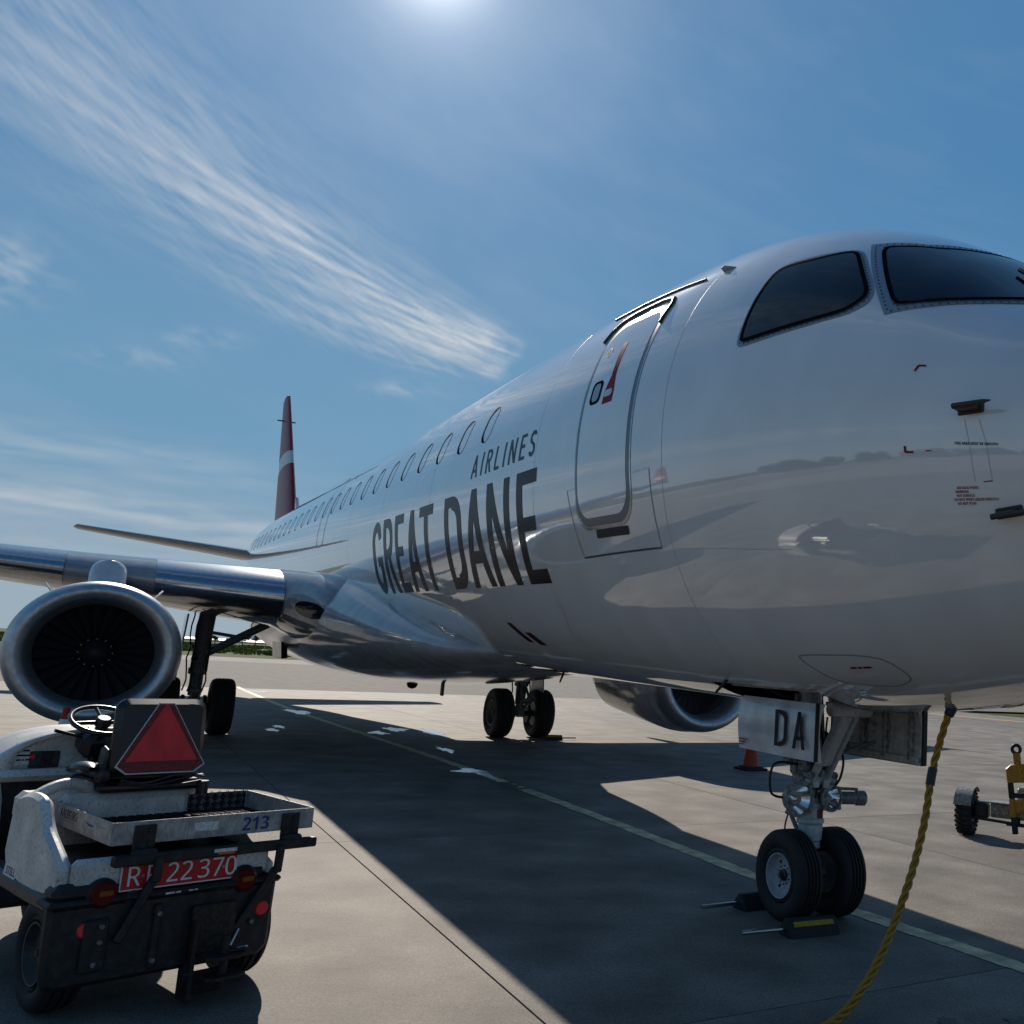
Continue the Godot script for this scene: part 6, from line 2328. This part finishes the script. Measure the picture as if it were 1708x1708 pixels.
func trailer() -> void:
	var ax := Vector3(0.86, 0, -0.51).normalized()
	var t := thing("ground_trailer", "trailer axle with chunky tyre and raised yellow and black drawbar", "trailer", plane.transform * Transform3D(Basis(ax, Vector3.UP, ax.cross(Vector3.UP)), Vector3(-2.34, 0, -3.86)))
	var fz := ax.cross(Vector3.UP)
	for wx in [0.0, 1.2]:
		var b := tyre_mesh(0.222, 0.085, 0.115, [])
		for k in 26:                                          # chunky tread blocks, left and right in turn
			for s in [-1.0, 1.0]:
				var a := TAU * (k + (0.25 if s > 0 else 0.0)) / 26
				b.box(Vector3(s * 0.043, cos(a) * 0.229, sin(a) * 0.229), Vector3(0.075, 0.022, 0.03), 0.004, Basis(Vector3.RIGHT, a))
		var o := obj("tyre", b, M.tyre2, t)
		o.position = Vector3(wx, 0.24, 0)
		b = MB.new()
		b.rod(Vector3(wx - 0.06, 0.24, 0), Vector3(wx + 0.07, 0.24, 0), 0.118, 0.112, 24, 0.01)
		b.rod(Vector3(wx + 0.06, 0.24, 0), Vector3(wx + (0.14 if wx < 0.5 else -0.14), 0.24, 0), 0.05, -1.0, 16)
		obj("wheel_rim", b, M.geardark, t)
	var b := MB.new()
	var rows := []
	for s in [-0.09, 0.1]:
		var row := PackedVector3Array()
		for k in 13:
			var a := deg_to_rad(lerpf(-40.0, 70.0, k / 12.0))
			row.append(Vector3(s, 0.24 + cos(a) * 0.27, sin(a) * 0.27))
		rows.append(row)
	b.grid(rows, false, false)
	var rows2 := []
	for s in [-0.085, 0.095]:
		var row := PackedVector3Array()
		for k in 13:
			var a := deg_to_rad(lerpf(-40.0, 70.0, k / 12.0))
			row.append(Vector3(s, 0.24 + cos(a) * 0.262, sin(a) * 0.262))
		rows2.append(row)
	b.grid(rows2, false, true)
	obj("mudguard", b, M.trailwhite, t)
	b = MB.new()
	b.box(Vector3(0.68, 0.29, 0.0), Vector3(0.82, 0.15, 0.14), 0.012)
	b.box(Vector3(0.68, 0.372, 0.0), Vector3(0.86, 0.014, 0.22), 0.004)
	b.rod(Vector3(0.32, 0.28, 0.066), Vector3(0.32, 0.28, 0.09), 0.045, -1.0, 20, 0.006)
	b.box(Vector3(0.9, 0.45, -0.5), Vector3(0.75, 0.18, 0.9), 0.02)
	obj("axle_beam", b, M.trailwhite, t)
	b = MB.new()
	b.box(Vector3(0.16, 0.27, 0.0), Vector3(0.16, 0.18, 0.16), 0.03)
	b.rod(Vector3(0.05, 0.20, 0.1), Vector3(1.1, 0.16, 0.16), 0.016, -1.0, 12)
	b.rod(Vector3(0.05, 0.20, 0.1), Vector3(0.05, 0.24, 0.0), 0.02, -1.0, 10)
	b.rod(Vector3(0.46, 0.37, -0.06), Vector3(0.46, 0.62, -0.06), 0.016, -1.0, 10)
	b.box(Vector3(0.56, 0.17, 0.1), Vector3(0.2, 0.02, 0.14), 0.004)
	b.rod(Vector3(0.56, 0.17, 0.08), Vector3(0.56, 0.24, 0.06), 0.03, -1.0, 12)
	obj("steering_linkage", b, M.geardark, t)
	# the folded up drawbar: two legs joined by plates, eye on top
	var d := Transform3D(Basis(Vector3.BACK, 0.12) * Basis(Vector3.RIGHT, -0.04), Vector3(0.66, 0.10, 0.2))
	var leg := func(y0: float, y1: float, m: Material, nm: String) -> void:
		for s in [-1.0, 1.0]:
			var bb := MB.new()
			bb.box(d * Vector3(s * 0.095, (y0 + y1) * 0.5, 0), Vector3(0.055, y1 - y0, 0.06), 0.006, d.basis)
			obj(nm, bb, m, t)
	leg.call(0.0, 0.17, M.black, "black_leg")
	leg.call(0.17, 0.36, M.yellow, "yellow_leg")
	leg.call(0.36, 0.52, M.black, "black_leg")
	b = MB.new()
	b.box(d * Vector3(0, 0.28, 0.0), Vector3(0.14, 0.13, 0.045), 0.006, d.basis)
	obj("yellow_plate", b, M.yellow, t)
	b = MB.new()
	b.prism(PackedVector2Array([Vector2(-0.125, 0.52), Vector2(0.125, 0.52), Vector2(0.13, 0.665), Vector2(0.07, 0.71), Vector2(-0.07, 0.71), Vector2(-0.13, 0.665)]), d.translated_local(Vector3(0, 0, -0.03)), 0.062, 0.008)
	b.box(d * Vector3(0, 0.76, 0), Vector3(0.075, 0.14, 0.04), 0.006, d.basis)
	obj("yellow_plate", b, M.yellow, t)
	b = MB.new()
	b.box(d * Vector3(0, 0.39, 0.0), Vector3(0.14, 0.05, 0.045), 0.006, d.basis)
	obj("black_plate", b, M.black, t)
	b = MB.new()
	var tor := []
	for k in 29:
		var a := TAU * k / 28
		var row := PackedVector3Array()
		for j in 10:
			var c := TAU * j / 10
			var rr := 0.042 + cos(c) * 0.019
			row.append(d * Vector3(cos(a) * rr, 0.865 + sin(a) * rr, sin(c) * 0.019))
		tor.append(row)
	b.grid(tor, true)
	obj("tow_eye", b, M.geardark, t)

func _ready() -> void:
	camera_and_light()
	materials()
	aircraft()
	ground()
	tractor()
	chock("black rubber chock with chrome rod behind the nose wheels", Vector3(-0.355, 0, 0.16), 0.05, 1.0, -1.0)
	chock("black rubber chock with yellow strip in front of the nose wheels", Vector3(0.35, 0, 0.25), -0.06, 1.0)
	chock("dark chock with rod at the far main wheels behind the nose", Vector3(-13.55, 0, -3.5), 0.0, -1.0)
	cone("red and white traffic cone beside the tractor's steering wheel", Vector3(-8.4, 0, 4.62), 0.78, M.conered, true)
	cone("plain orange cone on black base under the nose gear door", Vector3(-8.26, 0, -4.88), 0.75, M.coneor, false)
	cable()
	trailer()
